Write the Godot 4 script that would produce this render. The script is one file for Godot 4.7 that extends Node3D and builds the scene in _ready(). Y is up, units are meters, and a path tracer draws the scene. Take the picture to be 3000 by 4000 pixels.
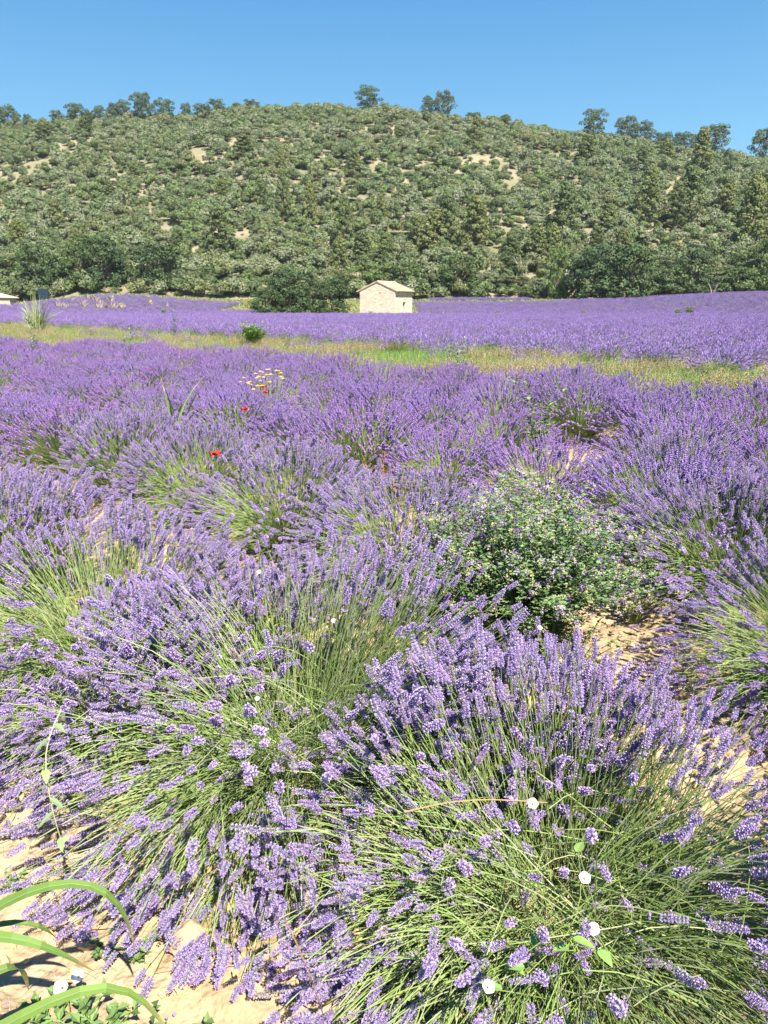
extends Node3D

# ---------------------------------------------------------------- mesh building
class MB:
	var v := PackedVector3Array()
	var n := PackedVector3Array()
	var c := PackedColorArray()
	func tri(a: Vector3, b: Vector3, d: Vector3, col: Color) -> void:
		var nn := (d - a).cross(b - a).normalized()
		v.push_back(a); v.push_back(b); v.push_back(d)
		n.push_back(nn); n.push_back(nn); n.push_back(nn)
		c.push_back(col); c.push_back(col); c.push_back(col)
	func quad(a: Vector3, b: Vector3, d: Vector3, e: Vector3, col: Color) -> void:
		tri(a, b, d, col); tri(a, d, e, col)
	func box(lo: Vector3, hi: Vector3, col: Color) -> void:
		var p := [Vector3(lo.x, lo.y, lo.z), Vector3(hi.x, lo.y, lo.z), Vector3(hi.x, hi.y, lo.z), Vector3(lo.x, hi.y, lo.z), Vector3(lo.x, lo.y, hi.z), Vector3(hi.x, lo.y, hi.z), Vector3(hi.x, hi.y, hi.z), Vector3(lo.x, hi.y, hi.z)]
		hull(p, col)
	func hull(p: Array, col: Color) -> void:   # eight corners ordered as in box()
		quad(p[4], p[7], p[6], p[5], col); quad(p[1], p[2], p[3], p[0], col)
		quad(p[0], p[3], p[7], p[4], col); quad(p[5], p[6], p[2], p[1], col)
		quad(p[3], p[2], p[6], p[7], col); quad(p[0], p[4], p[5], p[1], col)
	func tube(p: PackedVector3Array, r0: float, r1: float, sides: int, col: Color) -> void:
		var prev := PackedVector3Array()
		var last := p.size() - 1
		for i in p.size():
			var d := (p[mini(i + 1, last)] - p[maxi(i - 1, 0)]).normalized()
			var s := d.cross(Vector3(0.31, 0.12, 0.94)).normalized()
			var t := s.cross(d)
			var r := lerpf(r0, r1, float(i) / last)
			var ring := PackedVector3Array()
			for k in sides:
				var a := TAU * k / sides
				ring.push_back(p[i] + (s * cos(a) + t * sin(a)) * r)
			if i > 0:
				for k in sides:
					var k2 := (k + 1) % sides
					quad(prev[k], ring[k], ring[k2], prev[k2], col)
			prev = ring
	# a folded leaf: base, tip, widest in the middle
	func leaf(base: Vector3, dir: Vector3, up: Vector3, l: float, w: float, col: Color, fold := 0.25, droop := 0.15) -> void:
		var s := dir.cross(up).normalized()
		var u := s.cross(dir).normalized()
		var m := base + dir * l * 0.45
		var tip := base + dir * l - u * l * droop
		var a := m + s * w * 0.5 + u * w * fold
		var b := m - s * w * 0.5 + u * w * fold
		tri(base, a, tip, col); tri(base, tip, b, col)
	# a long blade along points, widest in the lower middle, folded along its midrib
	func blade(p: PackedVector3Array, w: float, up: Vector3, col: Color, rib: Color, fold := 0.18) -> void:
		var last := p.size() - 1
		var pa := Vector3.ZERO
		var pb := Vector3.ZERO
		for i in p.size():
			var t := float(i) / last
			var d := (p[mini(i + 1, last)] - p[maxi(i - 1, 0)]).normalized()
			var s := d.cross(up).normalized()
			var u := s.cross(d).normalized()
			var ww := w * 0.5 * clampf(minf(0.55 + t * 1.8, pow(maxf(1.0 - t, 0.0), 0.7) * 1.35), 0.0, 1.0)
			var a := p[i] + s * ww + u * ww * fold
			var b := p[i] - s * ww + u * ww * fold
			if i > 0:
				var cc := col.lerp(Color(0.36, 0.29, 0.14), smoothstep(0.86, 1.0, t) * rib.a) * (1.0 + 0.06 * sin(i * 2.7))
				quad(p[i - 1], pa, a, p[i], cc)
				quad(p[i - 1], p[i], b, pb, cc * 0.96)
				if rib.a > 0.5:
					var r := 0.08
					var h := u * 0.0006
					quad(p[i - 1] + (pa - p[i - 1]) * r + h, p[i - 1] + (pb - p[i - 1]) * r + h, p[i] + (b - p[i]) * r + h, p[i] + (a - p[i]) * r + h, rib)
			pa = a; pb = b
	func mesh() -> ArrayMesh:
		var m := ArrayMesh.new()
		if v.is_empty():
			return m
		var a := []
		a.resize(Mesh.ARRAY_MAX)
		a[Mesh.ARRAY_VERTEX] = v; a[Mesh.ARRAY_NORMAL] = n; a[Mesh.ARRAY_COLOR] = c
		m.add_surface_from_arrays(Mesh.PRIMITIVE_TRIANGLES, a)
		return m

var R := RandomNumberGenerator.new()
var M := {}
var counts := {}
var fine := FastNoiseLite.new()
var broad := FastNoiseLite.new()

func rf(a: float, b: float) -> float:
	return R.randf_range(a, b)

func shade(col: Color, amount: float) -> Color:   # a tone of the same hue, as leaves and petals differ among themselves
	var f := 1.0 + rf(-amount, amount)
	return Color(col.r * f * (1.0 + rf(-0.06, 0.06)), col.g * f, col.b * f * (1.0 + rf(-0.08, 0.08)))

func numbered(called: String) -> String:
	counts[called] = counts.get(called, -1) + 1
	return called if counts[called] == 0 else "%s_%03d" % [called, counts[called]]

func tag(o: Node3D, label: String, category: String, group := "", kind := "") -> Node3D:
	if label: o.set_meta("label", label)
	if category: o.set_meta("category", category)
	if group: o.set_meta("group", group)
	if kind: o.set_meta("kind", kind)
	return o

func thing(called: String, label: String, category: String, at := Vector3.ZERO, turn := 0.0, group := "", kind := "") -> Node3D:
	var o := Node3D.new()
	o.name = numbered(called)
	add_child(o)
	o.position = at
	o.rotation.y = turn
	return tag(o, label, category, group, kind)

func part(parent: Node, called: String, m: Mesh, mat: Material, kind := "") -> MeshInstance3D:
	var o := MeshInstance3D.new()
	o.name = numbered(called) if parent == self else called
	o.mesh = m
	o.material_override = mat
	if kind: o.set_meta("kind", kind)
	parent.add_child(o, true)
	return o

func many(parent: Node, called: String, m: Mesh, mat: Material, places: Array, tints := PackedColorArray()) -> MultiMeshInstance3D:
	var mm := MultiMesh.new()
	mm.transform_format = MultiMesh.TRANSFORM_3D
	mm.use_colors = tints.size() > 0
	mm.mesh = m
	mm.instance_count = places.size()
	for i in places.size():
		mm.set_instance_transform(i, places[i])
		if tints.size(): mm.set_instance_color(i, tints[i])
	var o := MultiMeshInstance3D.new()
	o.name = numbered(called) if parent == self else called
	o.multimesh = mm
	o.material_override = mat
	o.set_meta("kind", "stuff")
	parent.add_child(o, true)
	return o

func leafy(back: Color, rough := 0.6, spec := 0.4) -> StandardMaterial3D:
	var m := StandardMaterial3D.new()
	m.vertex_color_use_as_albedo = true
	m.roughness = rough
	m.metallic_specular = spec
	m.cull_mode = BaseMaterial3D.CULL_DISABLED
	if back.v > 0.0:
		m.backlight_enabled = true
		m.backlight = back
	return m

func noise_tex(freq: float, octaves: int, size: int, seed_: int, ramp: Gradient = null, bump := false) -> NoiseTexture2D:
	var f := FastNoiseLite.new()
	f.seed = seed_; f.frequency = freq; f.fractal_octaves = octaves
	f.noise_type = FastNoiseLite.TYPE_SIMPLEX_SMOOTH
	var t := NoiseTexture2D.new()
	t.width = size; t.height = size; t.seamless = true; t.noise = f
	if ramp: t.color_ramp = ramp
	if bump: t.as_normal_map = true
	return t

func ramp(a: Color, b: Color, d: Color) -> Gradient:
	var g := Gradient.new()
	g.offsets = PackedFloat32Array([0.0, 0.5, 1.0])
	g.colors = PackedColorArray([a, b, d])
	return g

# ---------------------------------------------------------------- the lie of the land (d is metres ahead, z = -d)
const RIDGE := [[-320, 58], [-220, 64], [-150, 68.5], [-80, 70.5], [-50, 74.5], [0, 74], [40, 70], [80, 65], [121, 58.5], [152, 54], [260, 40], [340, 32]]
const RISE := [[-110, 0.6], [-75, 1.3], [-50, 3.4], [-27, 2.3], [0, 2.2], [40, 2.4], [75, 3.5], [120, 4.0]]
const HILL_FROM := 160.0
const HILL_TOP := 330.0

func table(t: Array, x: float) -> float:
	if x <= t[0][0]: return t[0][1]
	for i in range(1, t.size()):
		if x <= t[i][0]:
			var w: float = (x - t[i - 1][0]) / float(t[i][0] - t[i - 1][0])
			w = w * w * (3.0 - 2.0 * w)
			return lerpf(t[i - 1][1], t[i][1], w)
	return t[-1][1]

func rise(x: float, d: float) -> float:
	return smoothstep(98.0, 158.0, d) * table(RISE, x * 150.0 / maxf(d, 100.0)) if d > 98.0 else 0.0

func hill_h(x: float, d: float) -> float:
	var h := rise(x, d)
	if d <= HILL_FROM:
		return h - (HILL_FROM - d) * 0.3
	var q := (d - HILL_FROM) / (HILL_TOP - HILL_FROM)
	var top := table(RIDGE, x) - 3.0
	if q >= 1.0:
		return h + top - 0.12 * (d - HILL_TOP)
	return h + top * q * (1.15 - 0.15 * q) + broad.get_noise_2d(x, d) * 7.0 * q * (1.0 - q) * 4.0 * 0.6

func land(x: float, d: float) -> float:
	return hill_h(x, d) if d > HILL_FROM else rise(x, d)

func soil_h(x: float, d: float) -> float:
	var h := rise(x, d)
	if d < 16.0 and absf(x) < 10.0:
		h += fine.get_noise_2d(x * 2.2, d * 2.2) * 0.05 + absf(fine.get_noise_2d(x * 9.0 + 40.0, d * 9.0)) * 0.035
	return h

func on_ground(x: float, d: float) -> Vector3:
	return Vector3(x, soil_h(x, d), -d)

# ---------------------------------------------------------------- lavender
const STALK := Color(0.165, 0.24, 0.07)
const GREY_LEAF := Color(0.20, 0.25, 0.12)
const PETAL := Color(0.365, 0.28, 0.56)
const CALYX := Color(0.22, 0.175, 0.36)

func spike_fine(l: float, petal: Color, calyx: Color, faded: float) -> ArrayMesh:
	var b := MB.new()
	var whorls := 8
	b.tube(PackedVector3Array([Vector3(0, -0.02, 0), Vector3(0, l * 0.95, 0)]), 0.0011, 0.0008, 3, STALK)
	for k in whorls + 1:
		var t := float(k) / whorls
		var y := l * (0.16 + 0.84 * t) if k > 0 else -0.004
		if k == 0 and R.randf() < 0.4: continue
		var count := 7 if t < 0.75 else 5
		var r := 0.0080 * (1.0 - 0.5 * t * t) * rf(0.85, 1.12)
		var twist := rf(0, TAU)
		for j in count:
			var a := twist + TAU * j / count + rf(-0.25, 0.25)
			var out := Vector3(cos(a), 0, sin(a))
			var side := Vector3(-sin(a), 0, cos(a))
			var rise_ := rf(0.55, 1.1)
			var dir := (out + Vector3.UP * rise_).normalized()
			var base := out * 0.0012 + Vector3(0, y, 0)
			var tip := base + dir * r * rf(0.9, 1.15)
			var up := side.cross(dir).normalized()
			var w := 0.0021
			var col := shade(calyx, 0.3)
			b.tri(base, tip + side * w, tip + up * w, col); b.tri(base, tip + up * w, tip - side * w, col); b.tri(base, tip - side * w, tip + side * w - up * w, col)
			if R.randf() > faded:
				var pc := shade(petal, 0.25)
				var o2 := tip + dir * 0.003
				var s := 0.0036
				b.tri(tip - side * w, o2 + (side * 0.4 + up) * s, o2 + (-side + up * 0.2) * s, pc)
				b.tri(tip + side * w, o2 + (side - up * 0.3) * s, o2 + (side * 0.3 + up) * s, pc)
				b.tri(tip, o2 + (-side * 0.6 - up) * s, o2 + (side * 0.7 - up * 0.8) * s, pc)
	return b.mesh()

func spike_medium(b: MB, at: Vector3, dir: Vector3, l: float, petal: Color, calyx: Color) -> void:
	var s := dir.cross(Vector3(0.3, 0.1, 0.9)).normalized()
	var t := s.cross(dir)
	var c1 := shade(calyx, 0.25)
	var r0 := 0.0052
	for k in 3:
		var a := TAU * k / 3.0
		var a2 := TAU * (k + 1) / 3.0
		var m1 := at + dir * l * 0.3 + (s * cos(a) + t * sin(a)) * r0
		var m2 := at + dir * l * 0.3 + (s * cos(a2) + t * sin(a2)) * r0
		b.tri(m1, at + dir * l, m2, c1); b.tri(m1, m2, at, c1)
	for k in 6:
		var y := l * (0.05 + 0.155 * k)
		var r := 0.0105 * (1.0 - 0.075 * k) * rf(0.85, 1.15)
		var tw := rf(0, TAU)
		for j in 4:
			var a := tw + TAU * j / 4.0 + rf(-0.3, 0.3)
			var o := s * cos(a) + t * sin(a)
			var q := t * cos(a) - s * sin(a)
			var col := shade(petal if R.randf() < 0.62 else calyx, 0.28)
			var p := at + dir * y
			var e := p + o * r + dir * l * 0.11
			b.tri(p + o * 0.002 - q * 0.0035, e - q * 0.0015, p + o * r * 0.85 + q * 0.0042 + dir * l * 0.02, col)
			b.tri(e + q * 0.004, e - q * 0.004 - dir * 0.001, p + o * 0.001 + dir * l * 0.16, col)

func spike_coarse(b: MB, at: Vector3, dir: Vector3, l: float, petal: Color, calyx: Color) -> void:
	var s := dir.cross(Vector3(0.3, 0.1, 0.9)).normalized()
	var t := s.cross(dir)
	var tw := rf(0, TAU)
	var r := rf(0.008, 0.0105)
	var p := PackedVector3Array()
	for k in 3:
		var a := tw + TAU * k / 3.0
		p.push_back(at + dir * l * 0.35 + (s * cos(a) + t * sin(a)) * r)
	for k in 3:
		var col := shade(petal if R.randf() < 0.55 else calyx, 0.3)
		b.tri(p[k], at + dir * l, p[(k + 1) % 3], col)
		b.tri(p[k], p[(k + 1) % 3], at, col)

# The stalks of one bush. o: count, reach [least, most], crown, spread, bend, flop_to, flop, clusters, high
func stalks(o: Dictionary) -> Array:
	var out := []
	var count: int = o.count
	var groups: int = o.get("clusters", 40)
	var centres := []
	for g in groups:
		var u := R.randf()
		centres.append([rf(0, TAU), deg_to_rad(o.spread) * pow(u, 0.62), rf(0.9, 1.08)])
	for e in o.get("also", []):
		centres.append([e[0], e[1], 1.0])
	groups = centres.size()
	var tight: float = o.get("tight", 1.0)
	for k in count + o.get("leafless", 0):
		var green: bool = k >= count   # a stalk without a spike
		var g: Array = centres[R.randi() % groups]
		if green: g = [rf(0, TAU), deg_to_rad(o.spread) * pow(R.randf(), 0.5) * 1.15, rf(0.6, 0.92)]
		var az: float = g[0] + R.randfn(0.0, 0.17 * tight) / maxf(0.35, sin(g[1]))
		var th: float = absf(g[1] + R.randfn(0.0, 0.11 * tight))
		var bend: float = deg_to_rad(o.bend) * (0.2 + th) * rf(0.5, 1.5)
		var flop := 0.0
		for f in o.get("flops", []):
			flop = maxf(flop, f[1] * pow(maxf(0.0, cos(az - f[0])), 1.5))
		th += flop * rf(0.15, 0.75)
		bend += flop * rf(0.3, 1.1)
		var l: float = lerpf(o.reach[0], o.reach[1], pow(R.randf(), 0.6)) * g[2]
		var r: float = o.crown * sqrt(R.randf())
		var a2 := az + R.randfn(0.0, 0.5)
		var p := Vector3(cos(a2) * r, rf(0.03, 0.14), sin(a2) * r)
		if R.randf() < o.get("tangle", 0.0):   # fallen across their neighbours
			var a4 := rf(0, TAU)
			p = Vector3(cos(a4), 0, sin(a4)) * rf(0.1, 0.5) + Vector3(0, rf(0.08, 0.3), 0)
			az = rf(0, TAU)
			th = rf(0.8, 1.6)
			l *= 0.75
		var pts := PackedVector3Array([p])
		var segs: int = o.get("segs", 5)
		var side := R.randfn(0.0, 0.4)
		var dir := Vector3.UP
		for i in segs:
			var t := float(i + 0.5) / segs
			var ang := minf(th + bend * t * t, 1.95)
			var a3 := az + side * t
			dir = Vector3(cos(a3) * sin(ang), cos(ang), sin(a3) * sin(ang))
			if p.y + dir.y * l / segs < 0.035:
				dir.y = (0.035 + R.randf() * 0.02 - p.y) * segs / l
				dir = dir.normalized()
			p += dir * l / segs
			pts.push_back(p)
		dir = (dir + Vector3(rf(-0.12, 0.12), rf(-0.04, 0.22), rf(-0.12, 0.12))).normalized()
		out.append([pts, dir, green])
	return out

func stalk_mesh(st: Array, sides: int, thick: float) -> ArrayMesh:
	var b := MB.new()
	for s in st:
		var col := STALK if R.randf() < 0.7 else Color(0.225, 0.26, 0.15)
		b.tube(s[0], thick, thick * 0.8, sides, shade(col, 0.22))
	return b.mesh()

func leaf_mound(count: int, radius: float, height: float, size: float) -> ArrayMesh:
	var b := MB.new()
	for k in count:
		var az := rf(0, TAU)
		var u := rf(0.05, 1.0)
		var rr := radius * rf(0.45, 1.0)
		var out := Vector3(cos(az) * sqrt(1 - u * u * 0.9), u, sin(az) * sqrt(1 - u * u * 0.9))
		var p := Vector3(out.x * rr, 0.02 + out.y * height * rf(0.5, 1.0), out.z * rr)
		var d := (out + Vector3(rf(-0.7, 0.7), rf(0.1, 0.9), rf(-0.7, 0.7))).normalized()
		b.leaf(p, d, Vector3(rf(-1, 1), rf(-0.2, 1), rf(-1, 1)).normalized(), size * rf(0.7, 1.3), size * 0.14, shade(GREY_LEAF if R.randf() < 0.7 else STALK, 0.25), 0.2, 0.1)
	return b.mesh()

func basis_along(dir: Vector3, spin: float, s: float) -> Basis:
	var x := dir.cross(Vector3(0.21, 0.05, 0.97)).normalized()
	return (Basis(x, dir, x.cross(dir)) * Basis(Vector3.UP, spin)).scaled_local(Vector3.ONE * s)

var fine_spikes := []

# A bush seen close: fine spikes, the nearest ones to the eye each an object of its own.
func close_bush(label: String, x: float, d: float, o: Dictionary, own: int) -> Node3D:
	var t := thing("lavender_bush", label, "lavender bush", on_ground(x, d), 0.0, "" if label.find("flattened") >= 0 or own > 0 else "lavender bushes of the first rows")
	var st := stalks(o)
	part(t, "stalk_mass", stalk_mesh(st, 3, 0.00145), M.stalk, "stuff")
	part(t, "leaf_mass", leaf_mound(900, o.crown + 0.16, 0.24, 0.05), M.leaf, "stuff")
	var eye := Vector3(0, 1.6, 0) - t.position
	st.sort_custom(func(a, b): return a[0][-1].distance_squared_to(eye) < b[0][-1].distance_squared_to(eye))
	st = st.filter(func(a): return not a[2])
	var places := []
	var tints := PackedColorArray()
	for k in st.size():
		var tip: Vector3 = st[k][0][-1]
		var sc := rf(0.7, 1.15)
		var tf := Transform3D(basis_along(st[k][1], rf(0, TAU), sc), tip)
		if k < own:
			var s := part(t, "flower_spike", fine_spikes[R.randi() % fine_spikes.size()], M.petal)
			s.transform = tf
		else:
			places.append([R.randi() % fine_spikes.size(), tf])
	for f in fine_spikes.size():
		var mine := []
		tints = PackedColorArray()
		for p in places:
			if p[0] == f:
				mine.append(p[1]); tints.push_back(Color(1, 1, 1) * rf(0.85, 1.15))
		if mine.size(): many(t, "bloom_mass", fine_spikes[f], M.petal, mine, tints)
	return t

var bushes := []      # bushes of the first block: [stalks, leaves, bloom]
var far_bushes := []

func make_variants() -> void:
	for k in 8:
		var pk := [0.0, 0.35, 0.0, -0.2, 0.5, 0.1, -0.1, 0.25][k] as float
		var petal := Color(0.37 + 0.05 * pk, 0.285 - 0.01 * pk, 0.565)
		var calyx := Color(0.285 + 0.03 * pk, 0.23, 0.42)
		if k % 2 == 1: calyx = Color(0.31, 0.27, 0.42)
		if k == 5: calyx = Color(0.33, 0.29, 0.30)
		fine_spikes.append(spike_fine([0.062, 0.075, 0.055, 0.084, 0.068, 0.058, 0.072, 0.05][k], petal, calyx, [0.05, 0.15, 0.4, 0.05, 0.15, 0.9, 0.25, 0.7][k]))
	for k in 8:
		var st := stalks({"count": 700, "leafless": 260, "reach": [0.38, 0.55], "crown": 0.17, "spread": 58.0, "bend": 22.0, "segs": 3, "clusters": 70, "flops": [[rf(0, TAU), rf(0.1, 0.6)]]})
		var pk := rf(-0.2, 0.5)
		var b := MB.new()
		for s in st:
			if s[2]: continue
			spike_medium(b, s[0][-1], s[1], rf(0.055, 0.095), Color(0.31 + 0.07 * pk, 0.215 - 0.01 * pk, 0.51), Color(0.215 + 0.03 * pk, 0.15, 0.36))
		bushes.append([stalk_mesh(st, 3, 0.0015), leaf_mound(420, 0.36, 0.26, 0.06), b.mesh()])
	for k in 6:
		var st := stalks({"count": 430, "reach": [0.36, 0.54], "crown": 0.22, "spread": 64.0, "bend": 24.0, "segs": 2, "clusters": 60, "flops": []})
		var b := MB.new()
		var g := MB.new()
		for s in st:
			if s[2]: continue
			spike_coarse(b, s[0][-1], s[1], rf(0.06, 0.10), Color(0.255, 0.178, 0.45), Color(0.16, 0.115, 0.285))
			var p0: Vector3 = s[0][0]
			var p1: Vector3 = s[0][-1]
			var w := Vector3(0.003, 0, 0.003)
			g.tri(p0 - w, p1, p0 + w, shade(STALK, 0.25))
		for q in 130:
			var az := rf(0, TAU)
			var rr := rf(0.1, 0.38)
			g.leaf(Vector3(cos(az) * rr, rf(0.02, 0.2), sin(az) * rr), Vector3(cos(az), rf(0.2, 1.5), sin(az)).normalized(), Vector3(rf(-1, 1), 1, rf(-1, 1)).normalized(), 0.12, 0.03, shade(GREY_LEAF, 0.25))
		far_bushes.append([g.mesh(), b.mesh()])

func row_bush(k: int, x: float, d: float, label: String, group: String) -> void:
	var t := thing("lavender_bush", label, "lavender bush", on_ground(x, d) if d < 16 else Vector3(x, 0, -d), rf(0, TAU), group)
	var s := rf(0.9, 1.12)
	t.scale = Vector3(s * rf(0.95, 1.1), s, s * rf(0.95, 1.1))
	part(t, "stalk_mass", bushes[k][0], M.stalk, "stuff")
	part(t, "leaf_mass", bushes[k][1], M.leaf, "stuff")
	part(t, "bloom_mass", bushes[k][2], M.petal, "stuff")

# ---------------------------------------------------------------- trees and scrub
func lobe(b: MB, at: Vector3, r: Vector3, count: int, size: float, col: Color, loose := 0.5) -> void:
	var tone := shade(col, 0.14)
	for k in count:
		var z := rf(-0.55, 1.0)
		var a := rf(0, TAU)
		var q := sqrt(maxf(0.0, 1.0 - z * z))
		var o := Vector3(cos(a) * q, z, sin(a) * q)
		var p := at + o * r * rf(0.72, 1.06)
		var nn := (o + Vector3(rf(-1, 1), rf(-0.6, 1), rf(-1, 1)) * loose).normalized()
		var s := nn.cross(Vector3(rf(-1, 1), rf(-1, 1), rf(-1, 1))).normalized() * size * rf(0.6, 1.25)
		var t := nn.cross(s) * rf(0.55, 0.9)
		var cc := shade(tone, 0.22)
		b.tri(p - s, p + t * 0.9, p + s, cc)
		b.tri(p + s * 0.8 + nn * size * 0.15, p - t, p - s * 0.7 - nn * size * 0.1, cc)

func scrub_mesh(col: Color, k: int) -> ArrayMesh:   # about 1 m across and 0.8 m high
	var b := MB.new()
	var lobes := 8 + k % 4
	for i in lobes:
		var a := TAU * i / lobes + rf(-0.4, 0.4)
		var rr := rf(0.08, 0.36) if i > 1 else 0.06
		var h := rf(0.28, 0.56) * (1.15 - rr)
		var r := rf(0.15, 0.25)
		lobe(b, Vector3(cos(a) * rr, h, sin(a) * rr), Vector3(r, r * rf(0.75, 1.0), r), 120, 0.044, col)
	return b.mesh()

func oak_parts(col: Color, lobes: int, low: float) -> Array:   # 1 m high, about 1 m across
	var b := MB.new()
	var w := MB.new()
	var bark := Color(0.16, 0.13, 0.10)
	w.tube(PackedVector3Array([Vector3(0, -0.03, 0), Vector3(0.01, 0.16, 0.0), Vector3(-0.01, 0.45, 0.01)]), 0.028, 0.014, 6, bark)
	for i in lobes:
		var u := R.randf()
		var a := rf(0, TAU)
		var h := lerpf(low, 0.88, u)
		var rmax := 0.40 * sqrt(maxf(0.05, 1.0 - pow(absf((h - 0.45) / 0.52), 2.2)))
		var rr := rmax * sqrt(rf(0.25, 1.0))
		var p := Vector3(cos(a) * rr, h, sin(a) * rr)
		var r := rf(0.085, 0.15)
		lobe(b, p, Vector3(r, r * 0.8, r), 110, 0.024, col, 0.6)
		if i % 3 == 0:
			w.tube(PackedVector3Array([Vector3(0, rf(0.1, 0.3), 0), p * Vector3(0.5, 0.75, 0.5) + Vector3(0, 0.06, 0), p]), 0.009, 0.003, 4, bark)
	return [b.mesh(), w.mesh()]

func pine_parts(col: Color, umbrella: bool) -> Array:   # 1 m high
	var b := MB.new()
	var w := MB.new()
	var bark := Color(0.17, 0.13, 0.105)
	var lean := Vector3(rf(-0.08, 0.08), 0, rf(-0.08, 0.08))
	w.tube(PackedVector3Array([Vector3(0, -0.05, 0), lean * 0.5 + Vector3(0, 0.4, 0), lean + Vector3(0, 0.9, 0)]), 0.026, 0.006, 6, bark)
	var tiers := 44
	for i in tiers:
		var u := float(i) / (tiers - 1)
		var h: float
		var rmax: float
		if umbrella:
			h = lerpf(0.2, 0.93, pow(u, 0.75))
			rmax = 0.42 * sqrt(maxf(0.03, 1.0 - pow(absf((h - 0.60) / 0.42), 2.0)))
		else:
			h = lerpf(0.12, 0.97, u)
			rmax = 0.32 * pow(1.0 - u, 0.72) + 0.02
			if h < 0.25: rmax *= 0.8
		var a := i * 2.4 + rf(-0.5, 0.5)
		if umbrella and R.randf() < 0.06: continue
		var rr := rmax * (rf(0.3, 1.12) if umbrella else rf(0.45, 1.0))
		var p := lean * h + Vector3(cos(a) * rr, h, sin(a) * rr)
		var r := rf(0.08, 0.13) if umbrella else rf(0.055, 0.095)
		lobe(b, p, Vector3(r * 1.15, r * 0.75, r * 1.15), 110, 0.022, col, 0.8)
		w.tube(PackedVector3Array([lean * h + Vector3(0, h - rr * 0.35, 0), p]), 0.008, 0.003, 4, bark)
	return [b.mesh(), w.mesh()]

func tree(called: String, label: String, x: float, d: float, h: float, w: float, parts: Array, group: String, y := -1000.0) -> void:
	var t := thing(called, label, "pine tree" if called.find("pine") >= 0 else ("bush" if called.find("bush") >= 0 else "tree"), Vector3(x, (land(x, d) if y < -999.0 else y) - 0.1, -d), rf(0, TAU), group)
	t.scale = Vector3(w, h, w)
	part(t, "crown", parts[0], M.far_leaf)
	part(t, "trunk", parts[1], M.bark)

# ---------------------------------------------------------------- weeds
func weed_parts(stems: int, h: float, spread: float, leaf_l: float, leaf_w: float, per: int, col: Color) -> Array:
	var s := MB.new()
	var l := MB.new()
	for k in stems:
		var az := rf(0, TAU)
		var th := deg_to_rad(spread) * rf(0.15, 1.0)
		var hh := h * rf(0.6, 1.05)
		var pts := PackedVector3Array()
		var p := Vector3(cos(az) * 0.03, 0, sin(az) * 0.03)
		pts.push_back(p)
		for i in 4:
			var ang := th * (0.4 + 0.25 * i)
			p += Vector3(cos(az) * sin(ang), cos(ang), sin(az) * sin(ang)) * hh / 4.0
			pts.push_back(p)
		s.tube(pts, 0.0035, 0.0015, 4, shade(col, 0.15))
		for j in per:
			var t := rf(0.12, 1.0) * 3.999
			var q := pts[int(t)].lerp(pts[int(t) + 1], t - int(t))
			var a := rf(0, TAU)
			var dir := Vector3(cos(a), rf(0.1, 0.9), sin(a)).normalized()
			l.leaf(q, dir, Vector3.UP, leaf_l * rf(0.6, 1.15), leaf_w * rf(0.7, 1.15), shade(col, 0.25), 0.12, 0.2)
	return [s.mesh(), l.mesh()]

func weed(called: String, label: String, category: String, at: Vector3, parts: Array, group := "", s := 1.0) -> Node3D:
	var t := thing(called, label, category, at, rf(0, TAU), group)
	t.scale = Vector3.ONE * s
	part(t, "stem_mass", parts[0], M.stalk, "stuff")
	part(t, "foliage", parts[1], M.leaf, "stuff")
	return t

func bindweed(label: String, at: Vector3, facing: Vector3, r: float, group: String) -> void:
	var t := thing("bindweed_flower", label, "flower", at, 0.0, group)
	var b := MB.new()
	var y := MB.new()
	var s := MB.new()
	var bs := basis_along(facing.normalized(), rf(0, TAU), 1.0)
	var rings := [[-0.5, 0.10], [0.1, 0.24], [0.5, 0.6], [0.66, 1.0]]
	var prev := PackedVector3Array()
	for i in rings.size():
		var ring := PackedVector3Array()
		for k in 20:
			var a := TAU * k / 20.0
			var w := 1.0 + (0.07 * cos(a * 5.0) if i == 3 else (0.03 * cos(a * 5.0) if i == 2 else 0.0))
			ring.push_back(bs * Vector3(cos(a) * rings[i][1] * r * w, (rings[i][0] - 0.6) * r, sin(a) * rings[i][1] * r * w))
		if i > 0:
			for k in 20:
				b.quad(prev[k], prev[(k + 1) % 20], ring[(k + 1) % 20], ring[k], Color(0.66, 0.64, 0.67))
		prev = ring
	part(t, "corolla", b.mesh(), M.white_petal)
	for k in 8:
		var a := TAU * k / 8.0
		y.tri(bs * Vector3(0, 0.1 * r, 0), bs * (Vector3(cos(a), -0.1, sin(a)) * 0.17 * r), bs * (Vector3(cos(a + 0.78), -0.1, sin(a + 0.78)) * 0.17 * r), Color(0.50, 0.49, 0.24))
	part(t, "throat", y.mesh(), M.petal)
	var down := bs * Vector3(0, -r * 0.55, 0)
	s.tube(PackedVector3Array([down, down - facing * 0.02 + Vector3(0, -0.01, 0), down + Vector3(0.015, -0.07, 0.01)]), 0.0015, 0.001, 4, STALK)
	part(t, "stem", s.mesh(), M.stalk)

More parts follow.
